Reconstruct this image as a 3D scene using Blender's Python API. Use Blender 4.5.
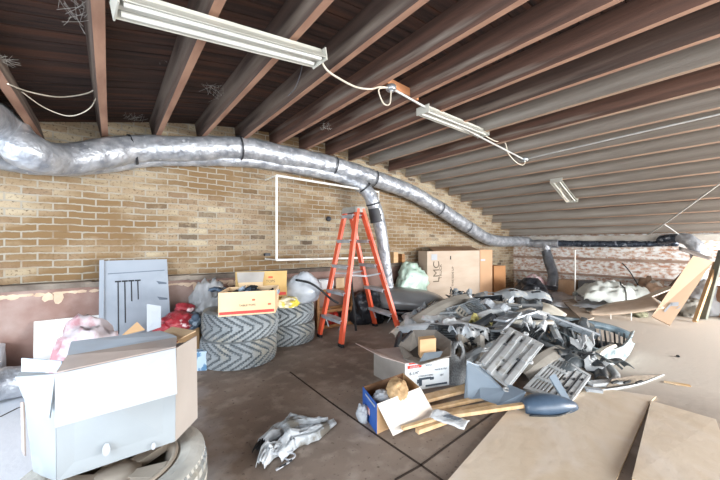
import bpy, bmesh, math, random
from mathutils import Vector, Matrix, noise, Euler
random.seed(7)
for o in list(bpy.data.objects): bpy.data.objects.remove(o)
sc = bpy.context.scene; COL = sc.collection
# ------------------------------------------------------------------ camera, sky, lights, exposure
YAW = math.radians(38.46); H = 1.0; FPX = 316.0
cam = bpy.data.cameras.new('camera'); cam.sensor_width = 36; cam.lens = FPX/720*36; cam.clip_start = .02
cam.shift_y = 3.0/720
co = bpy.data.objects.new('camera', cam); COL.objects.link(co)
co.location = (0, 0, H); co.rotation_euler = (math.pi/2, 0, -YAW); sc.camera = co
w = bpy.data.worlds.new('world'); sc.world = w; w.use_nodes = True
w.node_tree.nodes['Background'].inputs[0].default_value = (.86, .93, 1, 1)
w.node_tree.nodes['Background'].inputs[1].default_value = 2.0
def area(name, loc, target, sx, sy, power, color):
    l = bpy.data.lights.new(name, 'AREA'); l.shape = 'RECTANGLE'; l.size = sx; l.size_y = sy; l.energy = power; l.color = color
    o = bpy.data.objects.new(name, l); COL.objects.link(o); o.location = loc
    o.rotation_euler = (Vector(target)-Vector(loc)).to_track_quat('-Z', 'Y').to_euler(); return o
area('end_window_daylight', (-1.75, .7, 1.32), (.5, 1.8, .0), 1.6, .7, 60, (.80, .90, 1))
area('side_window_daylight', (1.2, -3.6, 1.1), (2.8, 3, 1.0), 5.5, 1.7, 140, (1, .98, .95))
area('far_window_daylight', (6.2, -3.0, .9), (4.6, 2.5, .0), 2.6, 1.1, 330, (.97, .99, 1))
vs = sc.view_settings; vs.view_transform = 'Standard'; vs.look = 'None'; vs.gamma = 1; vs.use_curve_mapping = False
vs.exposure = .75
# ------------------------------------------------------------------ helpers
cy, sy_ = math.cos(YAW), math.sin(YAW)
def FR(f, r, z=0.0):           # metres ahead / metres sideways of where the photographer stood
    return Vector((sy_*f + cy*r, cy*f - sy_*r, z))
def W(px, py, f):              # point seen at a pixel, f metres ahead
    return FR(f, (px-360)/FPX*f, H-(py-243)/FPX*f)
def Z(px, py, z=0.0):          # point seen at a pixel on a level plane
    return W(px, py, (H-z)*FPX/(py-243))
def hx(s):
    s = s.lstrip('#'); c = [int(s[i:i+2], 16)/255 for i in (0, 2, 4)]
    return tuple(((v+.055)/1.055)**2.4 if v > .04 else v/12.92 for v in c)
MATS = {}
def nn(nt, t, **k):
    n = nt.nodes.new(t)
    for a, b in k.items(): setattr(n, a, b)
    return n
def mat(name, c1, c2=None, scale=6, rough=.6, metal=0, bump=.0, bscale=40, c3=None, s3=2.0, t3=(.55, .65), stretch=(1, 1, 1), alpha=1, spec=.5, coat=0, lo=.35, hi=.65, detail=6, dist=0):
    if name in MATS: return MATS[name]
    m = bpy.data.materials.new(name); m.use_nodes = True; nt = m.node_tree; b = nt.nodes['Principled BSDF']; MATS[name] = m
    c1 = hx(c1); c2 = hx(c2) if c2 else tuple(v*.8 for v in c1)
    tc = nn(nt, 'ShaderNodeTexCoord'); mp = nn(nt, 'ShaderNodeMapping'); mp.inputs['Scale'].default_value = stretch
    nt.links.new(tc.outputs['Object'], mp.inputs[0])
    def noise_ramp(scale, a, b2, det):
        n = nn(nt, 'ShaderNodeTexNoise'); n.inputs['Scale'].default_value = scale; n.inputs['Detail'].default_value = det; n.inputs['Distortion'].default_value = dist
        nt.links.new(mp.outputs[0], n.inputs['Vector'])
        r = nn(nt, 'ShaderNodeMapRange'); r.inputs[1].default_value = a; r.inputs[2].default_value = b2
        nt.links.new(n.outputs[0], r.inputs[0]); return r
    def mix(f, A, B):
        x = nn(nt, 'ShaderNodeMix', data_type='RGBA')
        nt.links.new(f, x.inputs[0])
        for s, i in ((A, 6), (B, 7)):
            if hasattr(s, 'is_linked'): nt.links.new(s, x.inputs[i])
            else: x.inputs[i].default_value = (*s, 1)
        return x.outputs[2]
    col = mix(noise_ramp(scale, lo, hi, detail).outputs[0], c1, c2)
    if c3: col = mix(noise_ramp(s3, t3[0], t3[1], 8).outputs[0], col, hx(c3))
    nt.links.new(col, b.inputs['Base Color'])
    b.inputs['Roughness'].default_value = rough; b.inputs['Metallic'].default_value = metal; b.inputs['Specular IOR Level'].default_value = spec
    b.inputs['Alpha'].default_value = alpha; b.inputs['Coat Weight'].default_value = coat
    if bump:
        n = nn(nt, 'ShaderNodeTexNoise'); n.inputs['Scale'].default_value = bscale; n.inputs['Detail'].default_value = 5
        nt.links.new(mp.outputs[0], n.inputs['Vector'])
        bp = nn(nt, 'ShaderNodeBump'); bp.inputs['Strength'].default_value = bump; bp.inputs['Distance'].default_value = .02
        nt.links.new(n.outputs[0], bp.inputs['Height']); nt.links.new(bp.outputs[0], b.inputs['Normal'])
    return m
class MB:
    def __init__(s): s.v = []; s.f = []; s.mi = []; s.sm = []
    def add(s, v, f, mi=0, smooth=False):
        n = len(s.v); s.v += [Vector(p) for p in v]
        for q in f: s.f.append([i+n for i in q]); s.mi.append(mi); s.sm.append(smooth)
        return s
    def box(s, c, size, rot=None, mi=0, smooth=False):
        c = Vector(c); R = rot or Matrix.Identity(3); a, b, d = [x/2 for x in size]
        v = [c + R @ Vector((i*a, j*b, k*d)) for k in (-1, 1) for j in (-1, 1) for i in (-1, 1)]
        return s.add(v, [(0, 2, 3, 1), (4, 5, 7, 6), (0, 1, 5, 4), (2, 6, 7, 3), (0, 4, 6, 2), (1, 3, 7, 5)], mi)
    def bar(s, p, q, wd, ht, up=(0, 0, 1), mi=0):
        p = Vector(p); q = Vector(q); x = (q-p); L = x.length; x.normalize(); u = Vector(up)
        y = u.cross(x); y.normalize(); z = x.cross(y)
        return s.box((p+q)/2, (L, wd, ht), Matrix((x, y, z)).transposed(), mi)
    def panel(s, pts, t, mi=0, back=None):
        pts = [Vector(p) for p in pts]; n = Vector((0, 0, 0)); m = len(pts)
        for i in range(m): n += (pts[i]-pts[0]).cross(pts[(i+1) % m]-pts[0])
        n.normalize(); v = [p + n*t/2 for p in pts] + [p - n*t/2 for p in pts]
        s.add(v, [list(range(m))], mi); k = len(s.v)-2*m
        s.f.append([k+m+i for i in reversed(range(m))]); s.mi.append(mi if back is None else back); s.sm.append(False)
        for i in range(m):
            j = (i+1) % m; s.f.append([k+i, k+m+i, k+m+j, k+j]); s.mi.append(mi if back is None else back); s.sm.append(False)
        return s
    def tube(s, path, rad, seg=10, mi=0, caps=True, wob=0, sub=1, smooth=True):
        path = [Vector(p) for p in path]
        rads = rad if isinstance(rad, (list, tuple)) else [rad]*len(path)
        if sub > 1:
            P = []; Rr = []
            for i in range(len(path)-1):
                p0 = path[max(i-1, 0)]; p1 = path[i]; p2 = path[i+1]; p3 = path[min(i+2, len(path)-1)]
                for k in range(sub):
                    t = k/sub
                    P.append(.5*((2*p1)+(p2-p0)*t+(2*p0-5*p1+4*p2-p3)*t*t+(3*p1-p0-3*p2+p3)*t**3)); Rr.append(rads[i]*(1-t)+rads[i+1]*t)
            P.append(path[-1]); Rr.append(rads[-1]); path, rads = P, Rr
        v = []; f = []; prev = None
        for i, p in enumerate(path):
            d = (path[min(i+1, len(path)-1)]-path[max(i-1, 0)]).normalized()
            if prev is None: prev = d.orthogonal().normalized()
            prev = (prev - d*prev.dot(d)).normalized(); b = d.cross(prev)
            for k in range(seg):
                a = 2*math.pi*k/seg; r = rads[i]
                if wob: 
                    q = p + (prev*math.cos(a)+b*math.sin(a))*r; r *= 1+wob*(noise.noise(q*9)+.6*noise.noise(q*25))
                v.append(p + (prev*math.cos(a)+b*math.sin(a))*r)
        n = len(path)
        for i in range(n-1):
            for k in range(seg):
                f.append((i*seg+k, i*seg+(k+1) % seg, (i+1)*seg+(k+1) % seg, (i+1)*seg+k))
        s.add(v, f, mi, smooth)
        if caps: s.add(v[:seg], [list(reversed(range(seg)))], mi); s.add(v[-seg:], [list(range(seg))], mi)
        return s
    def lathe(s, prof, c=(0, 0, 0), seg=32, rot=None, mi=0, closed=False):
        c = Vector(c); R = rot or Matrix.Identity(3); v = []; f = []; n = len(prof)
        for k in range(seg):
            a = 2*math.pi*k/seg
            for r, z in prof: v.append(c + R @ Vector((r*math.cos(a), r*math.sin(a), z)))
        for k in range(seg):
            k2 = (k+1) % seg
            for i in range(n if closed else n-1):
                j = (i+1) % n; f.append((k*n+i, k2*n+i, k2*n+j, k*n+j))
        return s.add(v, f, mi, True)
    def sheet(s, g, t, mi=0, smooth=True, hole=None):       # a curved sheet with real thickness, g = rows of points
        n, m = len(g), len(g[0]); N = []
        for i in range(n):
            for j in range(m):
                a = g[min(i+1, n-1)][j]-g[max(i-1, 0)][j]; b = g[i][min(j+1, m-1)]-g[i][max(j-1, 0)]
                c = a.cross(b); N.append(c.normalized() if c.length > 1e-9 else Vector((0, 0, 1)))
        P = [p for r in g for p in r]
        v = [p+N[i]*t/2 for i, p in enumerate(P)] + [p-N[i]*t/2 for i, p in enumerate(P)]; o = n*m; f = []
        keep = {(i, j) for i in range(n-1) for j in range(m-1) if not (hole and hole(i, j))}
        for i, j in keep:
            a, b, c, d = i*m+j, (i+1)*m+j, (i+1)*m+j+1, i*m+j+1
            f.append((a, b, c, d)); f.append((o+d, o+c, o+b, o+a))
            for (di, dj, p, q) in ((-1, 0, d, a), (1, 0, b, c), (0, -1, a, b), (0, 1, c, d)):
                if (i+di, j+dj) not in keep: f.append((q, p, o+p, o+q))
        return s.add(v, f, mi, smooth)
    def xf(s, M):
        s.v = [M @ p for p in s.v]; return s
    def lo(s): return min(p.z for p in s.v)
    def build(s, name, mats, parent=None, origin=None):
        if not isinstance(mats, (list, tuple)): mats = [mats]
        if parent is not None:
            off = Vector(parent['_o'])
        else:
            if origin is None:
                n = len(s.v); c = sum(s.v, Vector())/n; off = Vector((c.x, c.y, s.lo()))
            else: off = Vector(origin)
        me = bpy.data.meshes.new(name); me.from_pydata([p-off for p in s.v], [], s.f)
        for m in mats: me.materials.append(m)
        me.polygons.foreach_set('material_index', s.mi); me.polygons.foreach_set('use_smooth', s.sm); me.update()
        o = bpy.data.objects.new(name, me); COL.objects.link(o); o['_o'] = tuple(off)
        if parent is not None: o.parent = parent
        else: o.location = off
        return o
def thing(name, label, cat, loc, group=None):
    o = bpy.data.objects.new(name, None); COL.objects.link(o); o.location = Vector(loc); o['_o'] = tuple(Vector(loc)); o.empty_display_size = .05
    return tag(o, label, cat, group)
def tag(o, label, cat, group=None):
    o['label'] = label; o['category'] = cat
    if group: o['group'] = group
    return o
def struct(o): o['kind'] = 'structure'; return o
def base(p): return (p[0], p[1], p[2])
def text(s, size, M, name, m, parent, depth=.0008):
    c = bpy.data.curves.new('lettering', 'FONT'); c.body = s; c.size = size; c.extrude = depth; c.align_x = 'CENTER'; c.align_y = 'CENTER'
    t = bpy.data.objects.new('lettering', c); COL.objects.link(t)
    dg = bpy.context.evaluated_depsgraph_get(); me = bpy.data.meshes.new_from_object(t.evaluated_get(dg))
    bpy.data.objects.remove(t); off = Vector(parent['_o'])
    for v in me.vertices: v.co = M @ v.co - off
    me.materials.clear(); me.materials.append(m)
    o = bpy.data.objects.new(name, me); COL.objects.link(o); o.parent = parent; o['_o'] = tuple(off); return o
def frame(o, x, y):           # matrix with local x, y axes, z = x cross y
    x = Vector(x).normalized(); y = Vector(y); z = x.cross(y).normalized(); y = z.cross(x)
    M = Matrix((x, y, z)).transposed().to_4x4(); M.translation = Vector(o); return M
def fbm(p, s, a=1): return a*(noise.noise(p*s)+.5*noise.noise(p*s*2.1+Vector((3, 1, 7)))+.25*noise.noise(p*s*4.3))
# ------------------------------------------------------------------ materials of the building
def brick_mat(name, cols, mortar, axis, patch=None, patch_lo=.5, patch_hi=.6, band=None):
    m = bpy.data.materials.new(name); m.use_nodes = True; nt = m.node_tree; b = nt.nodes['Principled BSDF']; L = nt.links.new
    tc = nn(nt, 'ShaderNodeTexCoord'); sp = nn(nt, 'ShaderNodeSeparateXYZ'); cb = nn(nt, 'ShaderNodeCombineXYZ')
    L(tc.outputs['Object'], sp.inputs[0]); L(sp.outputs[axis], cb.inputs[0])
    # slightly wavy courses
    nz = nn(nt, 'ShaderNodeTexNoise'); nz.inputs['Scale'].default_value = 3; L(tc.outputs['Object'], nz.inputs['Vector'])
    ad = nn(nt, 'ShaderNodeMath', operation='MULTIPLY_ADD'); ad.inputs[1].default_value = .03; L(nz.outputs[0], ad.inputs[0]); L(sp.outputs[2], ad.inputs[2]); n4 = nn(nt, 'ShaderNodeTexNoise'); n4.inputs['Scale'].default_value = 28; n4.inputs['Detail'].default_value = 4; L(tc.outputs['Object'], n4.inputs['Vector']); a4 = nn(nt, 'ShaderNodeMath', operation='MULTIPLY_ADD'); a4.inputs[1].default_value = .016; L(n4.outputs[0], a4.inputs[0]); L(ad.outputs[0], a4.inputs[2]); L(a4.outputs[0], cb.inputs[1])
    br = nn(nt, 'ShaderNodeTexBrick'); L(cb.outputs[0], br.inputs['Vector']); br.inputs['Scale'].default_value = 1
    br.inputs['Brick Width'].default_value = .170; br.inputs['Row Height'].default_value = .0555; br.inputs['Mortar Size'].default_value = .0062
    br.inputs['Mortar Smooth'].default_value = .25; br.inputs['Bias'].default_value = 0
    br.inputs['Color1'].default_value = (0, 0, 0, 1); br.inputs['Color2'].default_value = (1, 1, 1, 1); br.inputs['Mortar'].default_value = (.5, .5, .5, 1)
    cr = nn(nt, 'ShaderNodeValToRGB'); el = cr.color_ramp.elements
    n = len(cols)
    el[0].color = (*hx(cols[0]), 1); el[1].color = (*hx(cols[-1]), 1); el[1].position = 1
    for i in range(1, n-1): e = el.new(i/(n-1)); e.color = (*hx(cols[i]), 1)
    L(br.outputs['Color'], cr.inputs[0])
    def noiser(sc_, lo, hi, st=(1, 1, 1)):
        mp = nn(nt, 'ShaderNodeMapping'); mp.inputs['Scale'].default_value = st; L(tc.outputs['Object'], mp.inputs[0])
        a = nn(nt, 'ShaderNodeTexNoise'); a.inputs['Scale'].default_value = sc_; a.inputs['Detail'].default_value = 8; L(mp.outputs[0], a.inputs['Vector'])
        r = nn(nt, 'ShaderNodeMapRange'); r.inputs[1].default_value = lo; r.inputs[2].default_value = hi; L(a.outputs[0], r.inputs[0]); return r.outputs[0]
    def mix(f, A, B, bt='MIX'):
        x = nn(nt, 'ShaderNodeMix', data_type='RGBA', blend_type=bt); 
        for s_, i in ((f, 0), (A, 6), (B, 7)):
            if hasattr(s_, 'is_linked'): L(s_, x.inputs[i])
            elif i == 0: x.inputs[0].default_value = s_
            else: x.inputs[i].default_value = (*s_, 1)
        return x.outputs[2]
    c = mix(noiser(24, .5, .9), cr.outputs[0], hx(cols[1])); c = mix(noiser(55, .55, .7), c, hx(cols[0]))
    c = mix(noiser(1.3, .45, .62, (1, 1, 3)), c, hx(band or cols[0]))     # broad weathered bands
    fm = nn(nt, 'ShaderNodeMath', operation='MULTIPLY'); L(br.outputs['Fac'], fm.inputs[0]); L(noiser(6, .28, .5), fm.inputs[1])
    c = mix(fm.outputs[0], c, hx(mortar))
    if patch: c = mix(noiser(13, patch_lo, patch_hi, (1, 1, 1.8)), c, hx(patch))
    L(c, b.inputs['Base Color']); b.inputs['Roughness'].default_value = .9
    bp = nn(nt, 'ShaderNodeBump'); bp.inputs['Strength'].default_value = .6; bp.inputs['Distance'].default_value = .012; bp.invert = True
    L(br.outputs['Fac'], bp.inputs['Height'])
    b2 = nn(nt, 'ShaderNodeBump'); b2.inputs['Strength'].default_value = .3; b2.inputs['Distance'].default_value = .01
    L(noiser(40, 0, 1), b2.inputs['Height']); L(bp.outputs[0], b2.inputs['Normal']); L(b2.outputs[0], b.inputs['Normal'])
    return m
M_BRICK = brick_mat('tan_common_brick', ['#57483a', '#ab9a80', '#917b62', '#b6a98f', '#836c56', '#9c896f'], '#9d9688', 0, band='#7c6242')
M_BRICKR = brick_mat('whitewashed_red_brick', ['#a5735a', '#c5967a', '#b98a70', '#dcb89e'], '#d6d0c8', 1, '#f4f1ed', .39, .58, band='#cba88e')
M_FLOOR = None
def floor_mat():
    m = bpy.data.materials.new('daylight_tinted_concrete'); m.use_nodes = True; nt = m.node_tree; b = nt.nodes['Principled BSDF']; L = nt.links.new
    tc = nn(nt, 'ShaderNodeTexCoord')
    def noiser(sc_, lo, hi, st=(1, 1, 1), det=9):
        mp = nn(nt, 'ShaderNodeMapping'); mp.inputs['Scale'].default_value = st; L(tc.outputs['Object'], mp.inputs[0])
        a = nn(nt, 'ShaderNodeTexNoise'); a.inputs['Scale'].default_value = sc_; a.inputs['Detail'].default_value = det; L(mp.outputs[0], a.inputs['Vector'])
        r = nn(nt, 'ShaderNodeMapRange'); r.inputs[1].default_value = lo; r.inputs[2].default_value = hi; L(a.outputs[0], r.inputs[0]); return r.outputs[0]
    def mix(f, A, B):
        x = nn(nt, 'ShaderNodeMix', data_type='RGBA')
        for s_, i in ((f, 0), (A, 6), (B, 7)):
            if hasattr(s_, 'is_linked'): L(s_, x.inputs[i])
            elif i == 0: x.inputs[0].default_value = s_
            else: x.inputs[i].default_value = (*s_, 1)
        return x.outputs[2]
    c = mix(noiser(2.2, .35, .7), hx('#8f8074'), hx('#71645a'))
    c = mix(noiser(9, .5, .75), c, hx('#a3968a'))
    c = mix(noiser(45, .62, .72), c, hx('#594d44'))
    # lighter floor at both ends, the light falling there put into the colour
    sp = nn(nt, 'ShaderNodeSeparateXYZ'); L(tc.outputs['Object'], sp.inputs[0])
    def dust(ax, a_, b_, colr, base_c):  # tint along one axis that stands for daylight on the floor
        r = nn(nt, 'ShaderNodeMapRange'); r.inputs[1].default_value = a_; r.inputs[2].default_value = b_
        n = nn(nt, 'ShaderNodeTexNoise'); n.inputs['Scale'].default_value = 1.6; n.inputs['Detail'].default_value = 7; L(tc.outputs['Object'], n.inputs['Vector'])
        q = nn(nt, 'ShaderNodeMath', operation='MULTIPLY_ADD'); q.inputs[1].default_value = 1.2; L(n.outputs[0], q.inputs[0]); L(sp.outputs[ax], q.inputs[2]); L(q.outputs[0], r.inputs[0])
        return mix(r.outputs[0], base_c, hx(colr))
    c = dust(0, 2.6, 3.9, '#cfc5b9', c)  # beige brightening toward the back wall, light painted into the concrete
    c = dust(0, 1.0, .5, '#dde2e9', c)  # bluish pool of daylight at the left end, painted in
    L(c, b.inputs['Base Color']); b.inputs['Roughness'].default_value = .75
    bp = nn(nt, 'ShaderNodeBump'); bp.inputs['Strength'].default_value = .25; bp.inputs['Distance'].default_value = .01; L(noiser(30, 0, 1), bp.inputs['Height']); L(bp.outputs[0], b.inputs['Normal'])
    return m
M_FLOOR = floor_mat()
M_JOINT = mat('dark_joint_dirt', '#3a2d24', '#2c221b', rough=1)
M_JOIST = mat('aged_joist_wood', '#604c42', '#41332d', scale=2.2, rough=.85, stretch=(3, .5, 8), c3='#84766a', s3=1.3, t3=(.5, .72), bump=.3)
M_JOISTW = mat('daylit_grey_joist_wood', '#958b80', '#786d63', scale=2.2, rough=.85, stretch=(3, .5, 8), c3='#aba49a', s3=1.0, t3=(.45, .7), bump=.3)  # paler, greyer joists toward the back wall: light on them put into the colour
M_JOISTR = mat('russet_joist_wood', '#735345', '#513c33', scale=2.6, rough=.8, stretch=(3, .5, 8), c3='#8f8378', s3=1.5, t3=(.56, .72), bump=.3)
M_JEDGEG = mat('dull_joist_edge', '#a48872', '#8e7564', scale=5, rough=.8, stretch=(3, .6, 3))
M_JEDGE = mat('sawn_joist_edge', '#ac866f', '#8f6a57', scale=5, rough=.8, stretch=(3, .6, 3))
M_DECK = mat('soot_dark_decking', '#4a342c', '#2d211d', scale=2.4, rough=.85, stretch=(1.2, 14, 1), c3='#5d3b2b', s3=1.3, t3=(.5, .7), bump=.35, bscale=30)
M_RENDER = mat('brown_painted_render', '#9a7c72', '#84665c', scale=3, rough=.7, c3='#b7a49c', s3=2.5, t3=(.55, .8), bump=.15, bscale=25)
M_LEDGE = mat('grimy_stone_ledge', '#8b8176', '#5b5048', scale=5, rough=.9, c3='#4a3f38', s3=3, bump=.4)
M_PEEL = mat('bare_plaster', '#d8c3ad', '#c3a78e', scale=9, rough=.9)
M_FOIL = mat('silver_duct_foil', '#c3c6cb', '#92969e', scale=12, rough=.36, metal=.45, bump=.85, bscale=19, lo=.35, hi=.65, c3='#dfe2e6', s3=26, t3=(.62, .72))
M_FOILD = mat('dark_duct_film', '#5b6472', '#2c3440', scale=22, rough=.3, metal=.5, bump=.9, bscale=24, c3='#b8c0cc', s3=16, t3=(.58, .66))
M_FOILG = mat('grey_flexible_duct_film', '#7f838a', '#5d6168', scale=10, rough=.35, metal=.6, bump=.8, bscale=22)
M_BAND = mat('black_strap', '#2a2c30', '#3a3c42', rough=.5)
M_WHITEM = mat('white_enamel', '#c6c5bb', '#b7b5aa', rough=.4, scale=3)
M_TUBE = mat('fluorescent_tube_glass', '#d6d6cf', '#cbcbc4', rough=.2)
M_CONDUIT = mat('galvanised_conduit', '#d0d0cc', '#b5b4b0', rough=.4, metal=.3)
M_CABLE = mat('cream_cable', '#dcd4c4', '#cbc0ac', rough=.6)
M_STEELBOX = mat('galvanised_box', '#c4c8ca', '#a2a6aa', rough=.35, metal=.7)
M_PALEW = mat('pale_new_wood', '#d9ae8a', '#c39670', rough=.7, scale=4, stretch=(8, 1, 1))
# ------------------------------------------------------------------ the room shell
XB = 7.09; YW = 3.4; K = .9714
ZB = {-6: .15, -5: .30, -4: .44, -3: .57, -2: .68, -1: .78}
for i, v in enumerate([.865, .955, 1.025, 1.07, 1.10, 1.118, 1.127, 1.13, 1.12, 1.09, 1.05, 1.005, .945, .865, .778, .679, .563, .427, .295, .169]): ZB[i] = v
JX = lambda n: .3643*n-.029
JZ = lambda n: H+ZB[n]*K
JH = .17
def zdeck(X):
    t = (X+.029)/.3643; n = max(-6, min(18, math.floor(t))); return JZ(n)+(JZ(n+1)-JZ(n))*(t-n)+JH
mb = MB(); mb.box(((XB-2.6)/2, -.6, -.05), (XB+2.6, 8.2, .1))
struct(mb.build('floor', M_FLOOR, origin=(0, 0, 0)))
def arcwall(y0, y1, z0=0):
    xs = [-2.2+i*(XB+2.2)/60 for i in range(61)]; m = MB(); n = len(xs)
    v = [(x, y0, z0) for x in xs]+[(x, y0, zdeck(x)) for x in xs]+[(x, y1, z0) for x in xs]+[(x, y1, zdeck(x)) for x in xs]
    f = []
    for i in range(n-1):
        f += [(i, i+1, n+i+1, n+i), (3*n+i, 3*n+i+1, 2*n+i+1, 2*n+i), (n+i, n+i+1, 3*n+i+1, 3*n+i)]
    return m.add(v, f)
struct(arcwall(YW, YW+.25, 0).build('wall_left', M_BRICK, origin=(0, 0, 0)))
# rendered lower part of the left wall with its ledge, a step proud of the brick
mb = MB(); mb.box(((5.6-2.2)/2, YW-.0255, .33), (7.8, .049, .66))
struct(mb.build('wall_left_dado', M_RENDER, origin=(0, 0, 0)))
mb = MB(); 
for i in range(40):
    x0 = -2.2+i*(XB+2.2)/40
    if x0 > 5.5: continue
    d = .05+.03*noise.noise(Vector((i*.7, 0, 0)))
    mb.box((x0+(XB+2.2)/80, YW-.04, .675+.012*noise.noise(Vector((i*.5, 4, 0)))), ((XB+2.2)/40+.004, .14+d*.5, .042))
struct(mb.build('trim_1', M_LEDGE, origin=(0, 0, 0)))
mb = MB(); rr = random.Random(3)
for i in range(75):                                     # scabs of bare plaster where the paint has come off
    x = -1.4+i*.038+rr.uniform(-.03, .03); hh = rr.uniform(.03, .13) if i % 9 in (0, 1) else rr.uniform(.015, .045)
    n = 9; pts = [(x+math.cos(a)*rr.uniform(.6, 1.2)*.035, YW-.0525-.0006*(i % 7), .628-hh/2+math.sin(a)*hh*rr.uniform(.3, .62)) for a in [2*math.pi*k/n for k in range(n)]]
    mb.panel(pts, .004)
struct(mb.build('wall_left_plaster', M_PEEL, origin=(0, 0, 0)))
mb = MB(); mb.box((XB+.125, -.55, .75), (.25, 8.1, 1.5)); struct(mb.build('wall_back', M_BRICKR, origin=(0, 0, 0)))
mb = MB()
for i in range(36):
    y = -4.5+i*.22
    mb.box((XB-.02, y+.11, .70+.01*noise.noise(Vector((i, 0, 0)))), (.04+.03*noise.noise(Vector((i, 5, 0))), .224, .045))
struct(mb.build('trim_2', mat('brown_timber_band', '#b79d8a', '#94796a', rough=.9, scale=4), origin=(0, 0, 0)))
mb = MB(); mb.box((XB-.03, -.55, .40), (.09, 8.0, .035)); struct(mb.build('trim_3', MATS['brown_timber_band'], origin=(0, 0, 0)))
# decking of the barrel roof, boards running along the wall
mb = MB(); bw = .105; y = -4.4; k = 0
xs = [JX(n) for n in range(-6, 20)]; xs = [-2.25]+xs[1:]+[XB+.1]
while y < YW+.02:
    dz = .006*noise.noise(Vector((k*1.7, 0, 0))); n = len(xs); v = []
    for yy in (y+.0035, y+bw-.0035):
        for x in xs: v.append((x, yy, zdeck(x)+dz))
        for x in xs: v.append((x, yy, zdeck(x)+dz+.025))
    f = []
    for i in range(n-1):
        a, b, c, d = i, n+i, 2*n+i, 3*n+i
        f += [(a, c, c+1, a+1), (b, b+1, d+1, d), (a, a+1, b+1, b), (c, d, d+1, c+1)]
    mb.add(v, f); y += bw; k += 1
struct(mb.build('ceiling', M_DECK, origin=(0, 0, 0)))
mb = MB(); n = len(xs)
v = [(x, yy, zdeck(x)+.035) for yy in (-4.4, YW+.25) for x in xs]+[(x, yy, zdeck(x)+.06) for yy in (-4.4, YW+.25) for x in xs]
f = []
for i in range(n-1): f += [(i, n+i, n+i+1, i+1), (2*n+i, 2*n+i+1, 3*n+i+1, 3*n+i)]
mb.add(v, f); struct(mb.build('ceiling_felt', mat('dusty_roof_paper', '#94857b', '#6e6058', rough=1), origin=(0, 0, 0)))
ORD = ['end', 'first', 'second', 'third', 'fourth', 'fifth', 'sixth', 'seventh', 'eighth', 'ninth', 'tenth', 'eleventh', 'twelfth', 'thirteenth', 'fourteenth', 'fifteenth', 'sixteenth', 'seventeenth', 'eighteenth', 'nineteenth', 'twentieth', 'twenty-first']
for n in range(-3, 20):
    x = JX(n); zb = JZ(n); mb = MB(); y0 = -4.3; y1 = YW+.1; segs = 14
    v = []; f = []; mis = []
    for i in range(segs+1):
        y = y0+(y1-y0)*i/segs; dx = .012*noise.noise(Vector((n*3.1, y*.4, 0))); dz = .006*noise.noise(Vector((n*2.3, y*.5, 5)))
        th_ = math.atan2(zdeck(x+.05)-zdeck(x-.05), .1); tx, tz = math.cos(th_)*.02, math.sin(th_)*.02; ux, uz = -math.sin(th_)*(JH*math.cos(th_)-.002), math.cos(th_)*(JH*math.cos(th_)-.002)
        v += [(x-tx+dx, y, zb+dz-tz), (x+tx+dx, y, zb+dz+tz), (x+tx+dx+ux, y, zb+tz+uz), (x-tx+dx+ux, y, zb-tz+uz)]
    for i in range(segs):
        a = i*4; b = a+4
        mb.f += []; f = [(a, b, b+1, a+1)]; mb_side = [(a+1, b+1, b+2, a+2), (a+2, b+2, b+3, a+3), (a+3, b+3, b, a)]
        mis.append((f, 1)); mis.append((mb_side, 0))
    mb.v = [Vector(p) for p in v]
    for fs, mi in mis:
        for q in fs: mb.f.append(list(q)); mb.mi.append(mi); mb.sm.append(False)
    mb.f += [[0, 1, 2, 3], [segs*4+3, segs*4+2, segs*4+1, segs*4]]; mb.mi += [0, 0]; mb.sm += [False, False]
    grey = n >= 8
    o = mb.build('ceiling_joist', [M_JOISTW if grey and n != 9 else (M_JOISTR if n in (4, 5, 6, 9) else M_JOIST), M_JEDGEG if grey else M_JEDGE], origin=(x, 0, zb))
    k = 20-n-0
    if n < 8: lab = 'dark brown wooden ceiling joist, %s counted from the end above the metal sheet' % (ORD[n+2] if n > -3 else 'outermost')
    else: lab = 'daylit grey ceiling joist, %s counted from the whitewashed back wall' % ORD[20-n]
    tag(o, lab, 'joist', 'ceiling joists')
mb = MB(); mb.box((XB-.06, -.55, 1.085), (.10, 8.0, .09)); struct(mb.build('trim_4', mat('pale_wall_plate', '#c9c3ba', '#b0a89e', rough=.8, scale=6), origin=(0, 0, 0)))
# expansion joints in the concrete
def crack(name, pts, wd):
    mb = MB()
    for i in range(len(pts)-1): 
        p, q = Vector(pts[i]), Vector(pts[i+1]); mb.bar(p+Vector((0, 0, .0006)), q+Vector((0, 0, .0006)), wd, .002)
    struct(mb.build(name, M_JOINT, origin=(0, 0, 0)))
crack('floor_joint', [Z(290, 372), Z(330, 402), Z(372, 432), Z(422, 466), Z(450, 486)], .011)
crack('floor_joint', [Z(395, 480), Z(420, 466), Z(450, 444), Z(500, 408)], .011)
crack('floor_joint', [Z(0, 417), Z(18, 408), Z(60, 398)], .010)
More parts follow.
